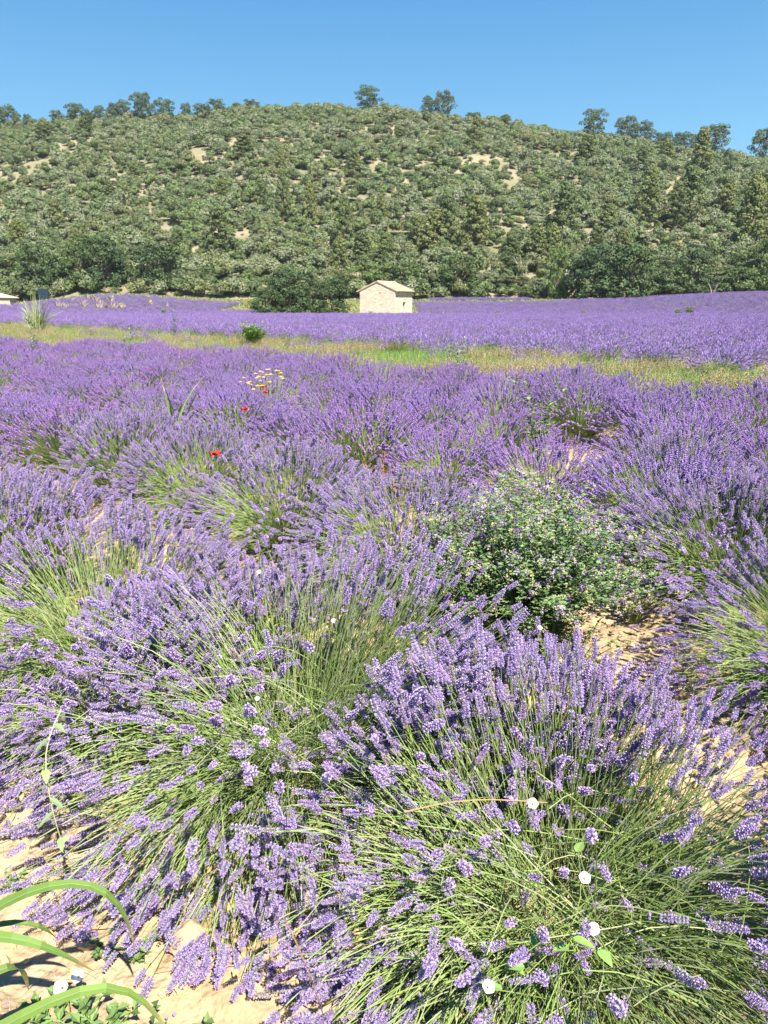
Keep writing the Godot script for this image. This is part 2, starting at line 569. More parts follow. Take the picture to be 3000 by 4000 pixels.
func poppy(label: String, at: Vector3, d: float) -> void:
	var t := thing("poppy", label, "flower", at, rf(0, TAU))
	for k in 4:
		var b := MB.new()
		var a := TAU * k / 4.0
		var rr := 0.035
		var c := Vector3(0, 0, 0)
		var prev := Vector3.ZERO
		for j in 7:
			var a2 := a + (j - 3) * 0.34
			var p := Vector3(cos(a2) * rr, 0.012 + 0.012 * cos((j - 3) * 0.9) + rf(-0.004, 0.004), sin(a2) * rr)
			if j > 0: b.tri(c, prev, p, shade(Color(0.72, 0.035, 0.025), 0.12))
			prev = p
		part(t, "petal", b.mesh(), M.petal)
	var s := MB.new()
	s.tube(PackedVector3Array([Vector3(0, 0, 0), Vector3(0.01, -0.2, 0), Vector3(0.02, -at.y + 0.02, 0.02)]), 0.002, 0.002, 4, STALK)
	part(t, "stem", s.mesh(), M.stalk)
	var h := MB.new()
	for k in 6:
		var a := TAU * k / 6.0
		h.tri(Vector3(0, 0.012, 0), Vector3(cos(a), 0.1, sin(a)) * 0.008, Vector3(cos(a + 1.05), 0.1, sin(a + 1.05)) * 0.008, Color(0.03, 0.03, 0.03))
	part(t, "flower_centre", h.mesh(), M.stalk)

# ================================================================ the scene
func _ready() -> void:
	R.seed = 20230628
	fine.seed = 5; fine.frequency = 1.0; fine.fractal_octaves = 3
	broad.seed = 11; broad.frequency = 0.016; broad.fractal_octaves = 3

	# ---- camera
	var cam := Camera3D.new()
	cam.name = "camera"
	cam.position = Vector3(0, 1.6, 0)
	cam.rotation_degrees.x = -15.1
	cam.fov = 67.3
	cam.near = 0.05
	cam.far = 3000.0
	add_child(cam)
	# ---- sky, exposure
	var env := Environment.new()
	var psm := ProceduralSkyMaterial.new()
	psm.sky_top_color = Color(0.010, 0.086, 0.235).linear_to_srgb()
	psm.sky_horizon_color = Color(0.215, 0.41, 0.50).linear_to_srgb()
	psm.sky_curve = 0.135
	psm.ground_bottom_color = Color(0.22, 0.19, 0.14).linear_to_srgb()
	psm.ground_horizon_color = Color(0.22, 0.29, 0.32).linear_to_srgb()
	psm.sun_angle_max = 1.0
	var sky := Sky.new()
	sky.sky_material = psm
	env.background_mode = Environment.BG_SKY
	env.sky = sky
	env.ambient_light_source = Environment.AMBIENT_SOURCE_SKY
	env.tonemap_mode = Environment.TONE_MAPPER_LINEAR
	env.tonemap_exposure = 2.85
	env.fog_enabled = true
	env.fog_density = 0.00012
	env.fog_light_color = Color(0.85, 0.92, 1.0)
	env.sdfgi_enabled = true
	env.ssao_enabled = true
	env.ssil_enabled = true
	var we := WorldEnvironment.new()
	we.name = "world_environment"
	we.environment = env
	add_child(we)
	# ---- sun: high, behind the eye and to the right
	var sun := DirectionalLight3D.new()
	sun.name = "sun"
	sun.light_energy = 1.5
	sun.light_color = Color(1.0, 0.955, 0.88)
	sun.light_angular_distance = 0.5
	sun.shadow_enabled = true
	add_child(sun)
	sun.look_at_from_position(Vector3.ZERO, Vector3(-0.25, -0.79, -0.56), Vector3.UP)

	materials()
	make_variants()
	ground()
	hill()
	hut()
	fields()
	close_lavender()
	grass_track()
	scrub()
	trees()
	small_plants()
	foreground()
	tell_apart()

func materials() -> void:
	M.stalk = leafy(Color(0.12, 0.12, 0.12), 0.55, 0.35)
	M.leaf = leafy(Color(0.42, 0.42, 0.42), 0.6, 0.35)
	M.petal = leafy(Color(0.36, 0.36, 0.36), 0.75, 0.25)
	M.white_petal = leafy(Color(0.5, 0.5, 0.5), 0.6, 0.3)
	M.far_leaf = leafy(Color(0.30, 0.30, 0.30), 0.65, 0.35)
	M.bark = leafy(Color.BLACK, 0.9, 0.2)
	M.plain = leafy(Color.BLACK, 0.85, 0.25)
	var soil := StandardMaterial3D.new()
	soil.vertex_color_use_as_albedo = true
	soil.albedo_texture = noise_tex(0.018, 5, 512, 3, ramp(Color(0.80, 0.78, 0.76), Color(0.93, 0.92, 0.91), Color(1, 1, 1)))
	soil.uv1_triplanar = true
	soil.uv1_world_triplanar = true
	soil.uv1_scale = Vector3.ONE * 0.9
	soil.roughness = 0.95
	soil.metallic_specular = 0.2
	soil.heightmap_enabled = true
	soil.heightmap_texture = noise_tex(0.03, 5, 512, 9)
	soil.heightmap_scale = 2.2
	M.soil = soil
	var stone := StandardMaterial3D.new()
	stone.vertex_color_use_as_albedo = true
	stone.albedo_texture = noise_tex(0.03, 4, 256, 21, ramp(Color(0.78, 0.76, 0.74), Color(0.92, 0.91, 0.9), Color(1, 1, 1)))
	stone.uv1_triplanar = true
	stone.uv1_scale = Vector3.ONE * 1.4
	stone.roughness = 0.92
	stone.metallic_specular = 0.2
	stone.heightmap_enabled = true
	stone.heightmap_texture = noise_tex(0.06, 4, 256, 22)
	stone.heightmap_scale = 2.0
	M.stone = stone

const SOIL := Color(0.47, 0.38, 0.255)
const DRY := Color(0.31, 0.265, 0.135)

func indexed(xs: PackedFloat32Array, ds: PackedFloat32Array, height: Callable, colour: Callable) -> ArrayMesh:
	var nx := xs.size()
	var nd := ds.size()
	var v := PackedVector3Array()
	var n := PackedVector3Array()
	var c := PackedColorArray()
	v.resize(nx * nd); n.resize(nx * nd); c.resize(nx * nd)
	for j in nd:
		for i in nx:
			v[j * nx + i] = Vector3(xs[i], height.call(xs[i], ds[j]), -ds[j])
			c[j * nx + i] = colour.call(xs[i], ds[j])
	for j in nd:
		for i in nx:
			var a := v[j * nx + mini(i + 1, nx - 1)] - v[j * nx + maxi(i - 1, 0)]
			var b := v[mini(j + 1, nd - 1) * nx + i] - v[maxi(j - 1, 0) * nx + i]
			n[j * nx + i] = a.cross(b).normalized()
	var ix := PackedInt32Array()
	for j in nd - 1:
		for i in nx - 1:
			var k := j * nx + i
			ix.append_array(PackedInt32Array([k, k + nx, k + nx + 1, k, k + nx + 1, k + 1]))
	var arr := []
	arr.resize(Mesh.ARRAY_MAX)
	arr[Mesh.ARRAY_VERTEX] = v; arr[Mesh.ARRAY_NORMAL] = n; arr[Mesh.ARRAY_COLOR] = c; arr[Mesh.ARRAY_INDEX] = ix
	var m := ArrayMesh.new()
	m.add_surface_from_arrays(Mesh.PRIMITIVE_TRIANGLES, arr)
	return m

func ground_colour(x: float, d: float) -> Color:
	var k := fine.get_noise_2d(x * 0.35, d * 0.35) * 0.5 + 0.5
	var col := SOIL.lerp(Color(0.42, 0.29, 0.155), k * 0.45)
	var c := x + d
	if c > 14.2 and c < 25.0 - 0.2 * minf(x, 8.0) and d < 80.0:
		col = col.lerp(Color(0.20, 0.24, 0.07), 0.8)
	if d > 96.0:
		col = DRY.lerp(Color(0.27, 0.29, 0.11), clampf(fine.get_noise_2d(x * 0.06, d * 0.12) + 0.3, 0, 1))
		if far_field(x, d): col = Color(0.22, 0.185, 0.115)
	return col

func ground() -> void:
	var xs := PackedFloat32Array()
	var ds := PackedFloat32Array()
	for i in range(-220, 221): xs.push_back(1.8 * sinh(i * 0.0313))
	ds.push_back(-900.0); ds.push_back(-200.0); ds.push_back(-40.0)
	for j in range(-90, 221): ds.push_back(2.4 + 1.8 * sinh(j * 0.0313))
	var g := part(self, "ground", indexed(xs, ds, soil_h, ground_colour), M.soil, "structure")
	tag(g, "pale ochre clay soil of the lavender field with cracked crumbly surface", "ground")
	# clods of the clay: countless crumbs
	var crumbs := []
	var cm := clod_mesh(Color(0.53, 0.38, 0.21))
	for k in 2600:
		var d := rf(1.1, 7.0)
		var x := rf(-0.62, 0.62) * (d + 0.6)
		var s := 0.007 + 0.022 * pow(R.randf(), 4.0)
		crumbs.append(Transform3D(Basis.from_euler(Vector3(rf(0, 6), rf(0, 6), rf(0, 6))).scaled(Vector3.ONE * s), on_ground(x, d) + Vector3(0, s * 0.25, 0)))
	tag(many(self, "soil_crumbs", cm, M.plain, crumbs), "small crumbs of dry clay strewn over the bare soil", "soil crumbs")

func clod_mesh(col: Color) -> ArrayMesh:
	var sp := SphereMesh.new()
	sp.radius = 1.0; sp.height = 2.0; sp.radial_segments = 10; sp.rings = 5
	var a := sp.get_mesh_arrays()
	var v: PackedVector3Array = a[Mesh.ARRAY_VERTEX]
	var ix: PackedInt32Array = a[Mesh.ARRAY_INDEX]
	var off := R.randi() % 1000
	for i in v.size():
		var u := v[i]
		v[i] = u * (1.0 + 0.55 * fine.get_noise_3d(u.x * 0.9 + off, u.y * 0.9, u.z * 0.9)) * Vector3(1.0, 0.7, 0.9)
	var b := MB.new()
	for i in range(0, ix.size(), 3):
		b.tri(v[ix[i]], v[ix[i + 1]], v[ix[i + 2]], shade(col, 0.06))
	return b.mesh()

func hill() -> void:
	var xs := PackedFloat32Array()
	var ds := PackedFloat32Array()
	for i in 176: xs.push_back(-350.0 + i * 4.0)
	for j in 76: ds.push_back(156.0 + j * 3.6)
	var m := indexed(xs, ds, func(x, d): return hill_h(x, d) + (fine.get_noise_2d(x * 0.21, d * 0.21) * 0.8 if d > 164.0 and d < 326.0 else 0.0), hill_colour)
	tag(part(self, "hill", m, M.soil, "structure"), "long scrub-covered limestone hill with pale bare soil between the bushes", "hill")

func hill_colour(x: float, d: float) -> Color:
	var k := fine.get_noise_2d(x * 0.09, d * 0.09)
	return Color(0.31, 0.28, 0.205).lerp(Color(0.13, 0.155, 0.07), clampf(0.35 + k * 1.2, 0.0, 0.85))

# ---------------------------------------------------------------- the stone hut
func hut() -> void:
	var W := 4.9
	var L := 5.5
	var H := 3.3
	var A := 4.35
	var t := thing("stone_hut", "small pale stone field hut with low tiled gable roof and dark doorway", "hut", Vector3(1.37, rise(1.37, 100.0) - 0.05, -100.0), -deg_to_rad(25.0))
	var mortar := Color(0.80, 0.73, 0.63)
	var z0 := -2.35
	var z1 := -3.3
	var dh := 1.95
	var b := MB.new()
	var pent := [Vector3(-W, -0.3, 0), Vector3(0, -0.3, 0), Vector3(0, H, 0), Vector3(-W / 2, A, 0), Vector3(-W, H, 0)]
	for z in [0.0, -L]:
		for k in range(1, 4):
			var p: Vector3 = pent[0] + Vector3(0, 0, z)
			var q: Vector3 = pent[k] + Vector3(0, 0, z)
			var r: Vector3 = pent[k + 1] + Vector3(0, 0, z)
			if z == 0.0: b.tri(p, r, q, mortar)
			else: b.tri(p, q, r, mortar)
	b.quad(Vector3(-W, -0.3, -L), Vector3(-W, H, -L), Vector3(-W, H, 0), Vector3(-W, -0.3, 0), mortar)
	var x := 0.0
	for s in [[0.0, z0, -0.3, H], [z1, -L, -0.3, H], [z0, z1, dh, H]]:
		b.quad(Vector3(x, s[2], s[0]), Vector3(x, s[3], s[0]), Vector3(x, s[3], s[1]), Vector3(x, s[2], s[1]), mortar)
	var e := -0.45   # the depth of the door's reveal
	b.quad(Vector3(0, -0.3, z0), Vector3(e, -0.3, z0), Vector3(e, dh, z0), Vector3(0, dh, z0), mortar)
	b.quad(Vector3(0, -0.3, z1), Vector3(0, dh, z1), Vector3(e, dh, z1), Vector3(e, -0.3, z1), mortar)
	b.quad(Vector3(0, dh, z0), Vector3(e, dh, z0), Vector3(e, dh, z1), Vector3(0, dh, z1), mortar)
	part(t, "wall", b.mesh(), M.stone)
	# stones of both walls that show, too small from here to pick apart
	var st := MB.new()
	for side in 2:
		var y := -0.1
		while y < A - 0.1:
			var h := rf(0.13, 0.21)
			var u := rf(-0.2, 0.0)
			var far := W if side == 0 else L
			while u < far:
				var l := rf(0.2, 0.5)
				var a := maxf(u + 0.012, 0.0)
				var e2 := minf(u + l - 0.012, far)
				u += l
				var lim := H - 0.12 if side == 1 else H + (A - H) * (1.0 - absf((a + e2) / 2.0 - W / 2.0) / (W / 2.0)) - 0.14
				if y + h > lim or e2 - a < 0.06: continue
				if side == 1 and y < dh + 0.25 and e2 > -z0 - 0.2 and a < -z1 + 0.2: continue
				var base: Color = [Color(0.80, 0.72, 0.61), Color(0.74, 0.66, 0.56), Color(0.82, 0.755, 0.65), Color(0.74, 0.645, 0.54), Color(0.75, 0.69, 0.61)][R.randi() % 5]
				var out := rf(0.012, 0.045)
				if side == 0: st.box(Vector3(-e2, y, -0.02), Vector3(-a, y + h - 0.02, out), shade(base, 0.08))
				else: st.box(Vector3(-0.02, y, -e2), Vector3(out, y + h - 0.02, -a), shade(base, 0.08))
			y += h
	part(t, "stonework", st.mesh(), M.stone, "stuff")
	var f := MB.new()
	var pale := Color(0.72, 0.66, 0.57)
	f.box(Vector3(-0.05, dh + 0.003, z1 - 0.17), Vector3(0.055, dh + 0.24, z0 + 0.17), pale)
	f.box(Vector3(-0.05, -0.3, z0 + 0.003), Vector3(0.05, dh, z0 + 0.16), pale)
	f.box(Vector3(-0.05, -0.3, z1 - 0.16), Vector3(0.05, dh, z1 - 0.003), pale)
	part(t, "door_frame", f.mesh(), M.stone)
	var dr := MB.new()
	for k in 5:
		var a := z1 + 0.01 + k * 0.186
		dr.box(Vector3(e - 0.05, -0.25, a), Vector3(e + 0.005 * (k % 2) + 0.01, dh - 0.01, a + 0.178), shade(Color(0.13, 0.10, 0.08), 0.15))
	part(t, "door", dr.mesh(), M.plain)
	# roof: two slabs, rows of half-round tiles over them
	var slab := MB.new()
	var tiles := MB.new()
	var oe := 0.42
	var ov := 0.12
	for s in [-1.0, 1.0]:
		var ridge := Vector3(-W / 2, A + 0.02, 0)
		var slope := Vector3(s * W / 2, H - A, 0)
		var run := slope.length()
		var dir := slope / run
		var up := Vector3(-dir.y * s, dir.x * s, 0)
		if up.y < 0: up = -up
		var p := []
		for w in [0.0, 0.09]:
			for q in [[0.0, ov], [run + oe, ov], [run + oe, -L - ov], [0.0, -L - ov]]:
				p.append(ridge + dir * q[0] + up * w + Vector3(0, 0, q[1]))
		var top_col := Color(0.52, 0.40, 0.30)
		slab.quad(p[4], p[5], p[6], p[7], top_col); slab.quad(p[0], p[3], p[2], p[1], top_col)
		slab.quad(p[0], p[1], p[5], p[4], top_col); slab.quad(p[1], p[2], p[6], p[5], top_col); slab.quad(p[2], p[3], p[7], p[6], top_col)
		var col := ov - 0.09
		while col > -L - ov + 0.05:
			var at := 0.0
			while at < run + oe - 0.02:
				var l := minf(0.40, run + oe + 0.05 - at)
				var tone := shade([Color(0.52, 0.35, 0.255), Color(0.58, 0.43, 0.335), Color(0.46, 0.29, 0.21), Color(0.54, 0.42, 0.34)][R.randi() % 4], 0.1)
				var prev := []
				for k in 5:
					var a := PI * k / 4.0
					var o := Vector3(0, 0, cos(a) * 0.085) + up * (0.09 + sin(a) * 0.075)
					var lo := ridge + dir * (at - 0.03) + o + Vector3(0, 0, col) - up * 0.012
					var hi := ridge + dir * (at + l) + o + Vector3(0, 0, col) + up * 0.012
					if k > 0: tiles.quad(prev[0], prev[1], hi, lo, tone)
					prev = [lo, hi]
				at += 0.38
			col -= 0.2
	part(t, "roof", slab.mesh(), M.stone)
	part(t, "roof_tiling", tiles.mesh(), M.stone, "stuff")
	var rt := MB.new()
	rt.tube(PackedVector3Array([Vector3(-W / 2, A + 0.1, ov), Vector3(-W / 2, A + 0.1, -L - ov)]), 0.12, 0.12, 10, Color(0.62, 0.50, 0.40))
	part(t, "roof_ridge", rt.mesh(), M.stone)
	var vent := MB.new()
	vent.box(Vector3(-2.15, 3.0, 0.0), Vector3(-1.97, 3.1, 0.052), Color(0.5, 0.16, 0.09))
	part(t, "red_brick", vent.mesh(), M.stone)

	# the low farm roof at the edge of the picture
	var s := thing("farm_shed", "low pale-roofed farm shed at the foot of the hill beside an oak", "shed", Vector3(-72.5, rise(-72.5, 148.0), -148.0), 0.25)
	var sw := MB.new()
	sw.box(Vector3(-5, -0.5, -3), Vector3(3.4, 1.7, 3), Color(0.5, 0.46, 0.4))
	part(s, "wall", sw.mesh(), M.stone)
	var sr := MB.new()
	var rp := [Vector3(-5.4, 1.72, -3.4), Vector3(4.0, 1.55, -3.4), Vector3(-1.2, 3.0, -3.4), Vector3(-5.4, 3.05, -3.4)]
	var rq := []
	for p in rp: rq.append(p + Vector3(0, 0, 6.8))
	sr.hull([rp[0], rp[1], rp[2], rp[3], rq[0], rq[1], rq[2], rq[3]], Color(0.72, 0.66, 0.6))
	part(s, "roof", sr.mesh(), M.stone)
	var tk := thing("water_tank", "dark blue box-shaped water tank on legs under the large oak", "water tank", Vector3(-66.0, rise(-66.0, 155.0), -155.0), 0.3)
	var tb := MB.new()
	tb.box(Vector3(-0.9, 0.5, -0.7), Vector3(0.9, 2.3, 0.7), Color(0.018, 0.032, 0.055))
	part(tk, "tank", tb.mesh(), M.plain)
	for q in [[-0.8, -0.6], [0.8, -0.6], [-0.8, 0.6], [0.8, 0.6]]:
		var lb := MB.new()
		lb.box(Vector3(q[0] - 0.05, -0.2, q[1] - 0.05), Vector3(q[0] + 0.05, 0.5, q[1] + 0.05), Color(0.05, 0.06, 0.08))
		part(tk, "leg", lb.mesh(), M.plain)

# ---------------------------------------------------------------- lavender beyond the first rows
func in_view(x: float, d: float, margin: float) -> bool:
	return absf(x) < d * 0.56 + margin

func far_field(x: float, d: float) -> bool:   # the plots beyond the hut
	if x < -17.0:
		var last := minf(143.0, 144.5 - absf(x + 52.0) * 0.55 * (1.0 if x < -52.0 else 0.72))
		return d > 99.0 and d < last and not (x > -24.0 and d > 112.0)
	if x > 9.0 and x < 27.5 and d > 147.5 and d < 155.0: return true
	if x > 5.0:
		return d > (106.0 if x < 10.0 else 100.0) and d < 136.0 + clampf((x - 26.0) * 0.65, 0.0, 22.0)
	return false

func fields() -> void:
	# first block, rows three and beyond
	var ordinal := {6.75: "third", 9.05: "fourth", 11.35: "fifth", 13.6: "sixth"}
	for c in ordinal:
		var s := -9.0
		while s < 34.0:
			var cc: float = c + rf(-0.22, 0.22)
			var x := cc / 2 - s * 0.7071
			var d := cc / 2 + s * 0.7071
			s += rf(0.84, 1.0)
			if d < 1.5 or not in_view(x, d, 1.2) or (c > 13.0 and x < -8.5): continue
			if R.randf() < 0.03 or Vector2(x + 0.1, d - 6.2).length() < 0.35: continue
			var where := "left" if x < -d * 0.2 else ("right" if x > d * 0.2 else "middle")
			row_bush(R.randi() % 8, x, d, "lavender bush in %s row of near block, %s stretch" % [ordinal[c], where], "lavender bushes of the %s near row, %s" % [ordinal[c], where])
	# second block and the plots behind: the nearest as things, the rest as one mass
	var spots := []
	for a in range(-75, 76):
		for q in range(-10, 205):
			var u := a * 1.72 + rf(-0.12, 0.12)
			var w := q * 0.84 + rf(-0.15, 0.15)
			var x := u * 0.82 + w * 0.57 - 20.0
			var d := -u * 0.57 + w * 0.82 + 14.0
			if not in_view(x, d, 3.0): continue
			var edge := 25.3 - 0.2 * minf(x, 8.0) + sin(x * 0.7) * 0.5
			if x + d > edge and d > 12.0 and d < 96.0:
				if R.randf() < 0.015: continue
				spots.append([d * d + x * x, x, d, R.randi() % 6, rf(0.86, 1.14), rf(0, TAU)])
	for k in 46:   # strays in the grassy track
		var s := rf(-2.0, 40.0)
		var c := [15.2, 16.2, 24.0, 23.0][k % 4] + rf(-0.8, 0.8) as float
		var x := c / 2 - s * 0.7071
		var d := c / 2 + s * 0.7071
		if in_view(x, d, 1.0): spots.append([d * d + x * x, x, d, R.randi() % 6, rf(0.5, 0.85), rf(0, TAU)])
	for a in range(-85, 85):   # the plots behind lie in wider rows of their own
		for q in range(-60, 90):
			var u := a * 1.95 + rf(-0.1, 0.1)
			var w := q * 0.8 + rf(-0.12, 0.12)
			var x := u * 0.86 - w * 0.5
			var d := u * 0.5 + w * 0.86 + 105.0
			if in_view(x, d, 3.0) and far_field(x, d):
				spots.append([d * d + x * x, x, d, R.randi() % 6, rf(0.95, 1.2), rf(0, TAU)])
	spots.sort_custom(func(a, b): return a[0] < b[0])
	var rest := [[], [], [], [], [], []]
	for k in spots.size():
		var p: Array = spots[k]
		var at := Vector3(p[1], rise(p[1], p[2]), -p[2])
		if k < 140:
			var where := "left of the hut" if p[1] < -4 else ("right edge of the picture" if p[1] > 7 else "straight before the hut")
			var t := thing("lavender_bush", "lavender bush on the track's far side, %s" % where, "lavender bush", at, p[5], "lavender bushes on the far side of the track, %s" % where)
			t.scale = Vector3.ONE * p[4]
			part(t, "greenery", far_bushes[p[3]][0], M.leaf, "stuff")
			part(t, "bloom_mass", far_bushes[p[3]][1], M.petal, "stuff")
		else:
			rest[p[3]].append(Transform3D(Basis(Vector3.UP, p[5]).scaled(Vector3(1, 1, 1) * p[4]), at))
	print("far bushes ", spots.size())
	var f := thing("lavender_field", "sea of violet lavender rows reaching to the stone hut and the hill", "lavender field", Vector3.ZERO, 0.0, "", "stuff")
	for k in 6:
		many(f, "greenery", far_bushes[k][0], M.leaf, rest[k])
		many(f, "bloom_mass", far_bushes[k][1], M.petal, rest[k])

# ---------------------------------------------------------------- the bushes of the first two rows
func close_lavender() -> void:
	# angles are in the plan: 0 to the right, PI/2 towards the eye
	var near := {"count": 1150, "leafless": 450, "reach": [0.42, 0.60], "crown": 0.17, "spread": 57.0, "bend": 20.0, "clusters": 46}
	close_bush("large flattened lavender bush in the middle foreground, stalks fallen open to the left", -0.31, 2.38, near.merged({"count": 1250, "leafless": 1000, "tight": 0.62, "reach": [0.48, 0.68], "crown": 0.28, "spread": 68.0, "tangle": 0.12, "also": [[-1.2, 0.4], [-1.7, 0.45], [-2.2, 0.5], [-0.7, 0.5], [-1.5, 0.7], [2.9, 1.1], [3.1, 1.2], [3.3, 1.0], [2.0, 1.15], [2.15, 1.2], [2.3, 1.1], [1.9, 1.2]], "flops": [[3.1, 0.9], [2.1, 0.8], [3.6, 0.8]], "clusters": 30}, true), 240)
	close_bush("flattened lavender bush at the bottom right, among white bindweed flowers", 0.45, 1.70, near.merged({"count": 1550, "leafless": 800, "tight": 0.62, "crown": 0.3, "spread": 66.0, "tangle": 0.12, "also": [[-1.2, 0.35], [-1.7, 0.4], [-2.1, 0.5], [-2.5, 0.6], [1.8, 1.1], [2.1, 1.2], [2.4, 1.1], [1.5, 1.2], [1.2, 1.1], [2.2, 0.95], [2.6, 1.0], [2.0, 1.0], [2.8, 0.9], [1.7, 0.9]], "flops": [[1.2, 1.0], [2.3, 0.9]], "clusters": 34, "reach": [0.36, 0.53]}, true), 240)
	close_bush("lavender bush at the right edge leaning left over bare soil, behind the foremost row", 1.78, 2.8, near.merged({"reach": [0.36, 0.58], "flops": [[3.2, 0.9]]}, true), 160)
	close_bush("lavender bush at the left edge of the foremost row, green stalks under pale violet spikes", -1.22, 3.08, near.merged({"flops": [[1.6, 0.8], [2.4, 0.6]]}, true), 160)
	close_bush("lavender bush cut by the bottom right corner with upright grey-green stalks", 1.5, 1.25, near.merged({"reach": [0.45, 0.62]}, true), 0)
	close_bush("lavender bush of the foremost row beyond the left edge one", -2.05, 3.98, near, 0)
	close_bush("upright lavender spikes of a narrow bush standing between the bottom right bush and the alfalfa", 0.46, 2.24, near.merged({"count": 620, "leafless": 500, "reach": [0.23, 0.36], "spread": 52.0, "bend": 12.0}, true), 100)
	close_bush("lavender bush at the left edge lying low over bare soil with dense spikes", -1.02, 2.60, near.merged({"count": 700, "reach": [0.30, 0.44], "spread": 66.0, "flops": [[2.8, 0.8]]}, true), 120)
	close_bush("low lavender bush filling the row between the left edge bush and the large flattened one", -0.70, 2.92, near.merged({"count": 700, "leafless": 300, "reach": [0.28, 0.42]}, true), 0)
	close_bush("farthest left lavender bush of the foremost row", -2.85, 4.85, near, 0)
	close_bush("lavender bush touching the left side of the green alfalfa bush", 0.12, 4.12, near.merged({"flops": [[2.9, 0.7], [2.0, 0.5]]}, true), 0)
	close_bush("dark-stalked lavender bush in the middle of the second row", -0.62, 4.85, near.merged({"flops": [[1.3, 0.5]]}, true), 0)
	close_bush("lavender bush of the second row left of its dark-stalked neighbour", -1.35, 5.6, near.merged({"flops": [[1.9, 0.7]]}, true), 0)
	close_bush("lavender bush of the second row farther left, above the red poppy", -2.1, 6.35, near, 0)
	close_bush("lavender bush behind the right side of the alfalfa bush", 1.95, 5.1, near.merged({"flops": [[1.6, 0.6]]}, true), 0)
	close_bush("tall lavender bush right of the alfalfa bush with dark violet spikes", 1.9, 4.0, near.merged({"flops": [[2.2, 0.4]]}, true), 0)
	close_bush("lavender bush on the right edge two rows back", 2.7, 4.4, near, 0)
	for q in [[-2.85, 7.1], [-3.6, 7.85], [-4.3, 8.6], [-5.05, 9.3], [-5.8, 10.1]]:
		row_bush(R.randi() % 8, q[0], q[1], "lavender bush in the second row, left stretch", "lavender bushes of the second near row, left")
	for q in [[-3.55, 5.6], [-4.3, 6.3], [-5.0, 7.1]]:
		row_bush(R.randi() % 8, q[0], q[1], "violet lavender bush at the far left end of the foremost row", "lavender bushes of the foremost row, far left")

# ---------------------------------------------------------------- the grassy track between the two blocks
func tuft_mesh(blades: int, h: float, w: float, cols: Array, seeds: bool) -> ArrayMesh:
	var b := MB.new()
	for k in blades:
		var az := rf(0, TAU)
		var th := rf(0.05, 0.5)
		var p := Vector3(rf(-0.09, 0.09), 0, rf(-0.09, 0.09))
		var pts := PackedVector3Array([p])
		var hh := h * rf(0.6, 1.15)
		for i in 3:
			var a := th * (0.5 + 0.8 * i)
			p += Vector3(cos(az) * sin(a), cos(a), sin(az) * sin(a)) * hh / 3.0
			pts.push_back(p)
		var col := shade(cols[R.randi() % cols.size()], 0.2)
		b.blade(pts, w, Vector3(cos(az), 0.3, sin(az)).rotated(Vector3.UP, 0.3), col, Color(0, 0, 0, 0))
		if seeds and k % 2 == 0:
			for j in 7:
				b.leaf(p + Vector3(rf(-0.02, 0.02), rf(-0.09, 0.02), rf(-0.02, 0.02)), Vector3(rf(-1, 1), rf(-0.6, 0.8), rf(-1, 1)).normalized(), Vector3.UP, 0.03, 0.008, shade(Color(0.44, 0.34, 0.22), 0.25))
	return b.mesh()

func grass_track() -> void:
	var green := [Color(0.14, 0.26, 0.06), Color(0.18, 0.285, 0.075), Color(0.25, 0.31, 0.12)]
	var straw := [Color(0.33, 0.28, 0.18), Color(0.24, 0.27, 0.11), Color(0.16, 0.26, 0.065)]
	var kinds := [tuft_mesh(16, 0.30, 0.008, green, false), tuft_mesh(14, 0.40, 0.007, green + straw, true), tuft_mesh(14, 0.46, 0.006, straw, true)]
	var places := [[], [], []]
	var tints := [PackedColorArray(), PackedColorArray(), PackedColorArray()]
	for k in 26000:
		var s := pow(R.randf(), 1.3) * 62.0 - 5.0
		var c := rf(13.0, 25.2) if s > 10.0 else rf(14.4, 25.2)
		c += maxf(0.0, c - 19.0) * clampf(s * 0.022, 0.0, 1.1)
		var x := c / 2 - s * 0.7071
		var d := c / 2 + s * 0.7071
		if not in_view(x, d, 1.5) or d < 5.0: continue
		var patch := fine.get_noise_2d(x * 0.25 + 9.0, d * 0.25)
		var kind := 0 if patch + rf(-0.25, 0.25) < 0.1 else (1 if patch + rf(-0.25, 0.25) < 0.34 else 2)
		var edge := smoothstep(14.4 if s < 10.0 else 13.0, 15.2, c)
		if R.randf() > 0.35 + edge: continue
		places[kind].append(Transform3D(Basis(Vector3.UP, rf(0, TAU)).scaled(Vector3.ONE * rf(0.7, 1.2)), Vector3(x, 0, -d)))
		tints[kind].push_back(Color(1, 1, 1) * rf(0.85, 1.15))
	var t := thing("grass", "strip of green and straw-coloured wild grass between the two lavender blocks", "grass", Vector3.ZERO, 0.0, "", "stuff")
	for k in 3: many(t, "grass", kinds[k], M.leaf, places[k], tints[k])
	# dry verge round the hut and along the foot of the hill
	var v := thing("verge_grass", "dry yellow grass around the hut and along the foot of the hill", "grass", Vector3.ZERO, 0.0, "", "stuff")
	var p2 := [[], []]
	for k in 16000:
		var d := rf(97.0, 166.0)
		var x := rf(-0.58, 0.58) * d
		if far_field(x, d) or (d > 99.0 and d < 106.5 and x > -4.5 and x < 5.0): continue
		p2[R.randi() % 2].append(Transform3D(Basis(Vector3.UP, rf(0, TAU)).scaled(Vector3(3.0, 1.3, 3.0) * rf(0.6, 1.3)), Vector3(x, rise(x, d), -d)))
	var coarse := [tuft_mesh(9, 0.34, 0.03, straw, false), tuft_mesh(9, 0.30, 0.03, [Color(0.19, 0.23, 0.08), Color(0.28, 0.27, 0.12)], false)]
	for k in 2: many(v, "verge_grass", coarse[k], M.leaf, p2[k])

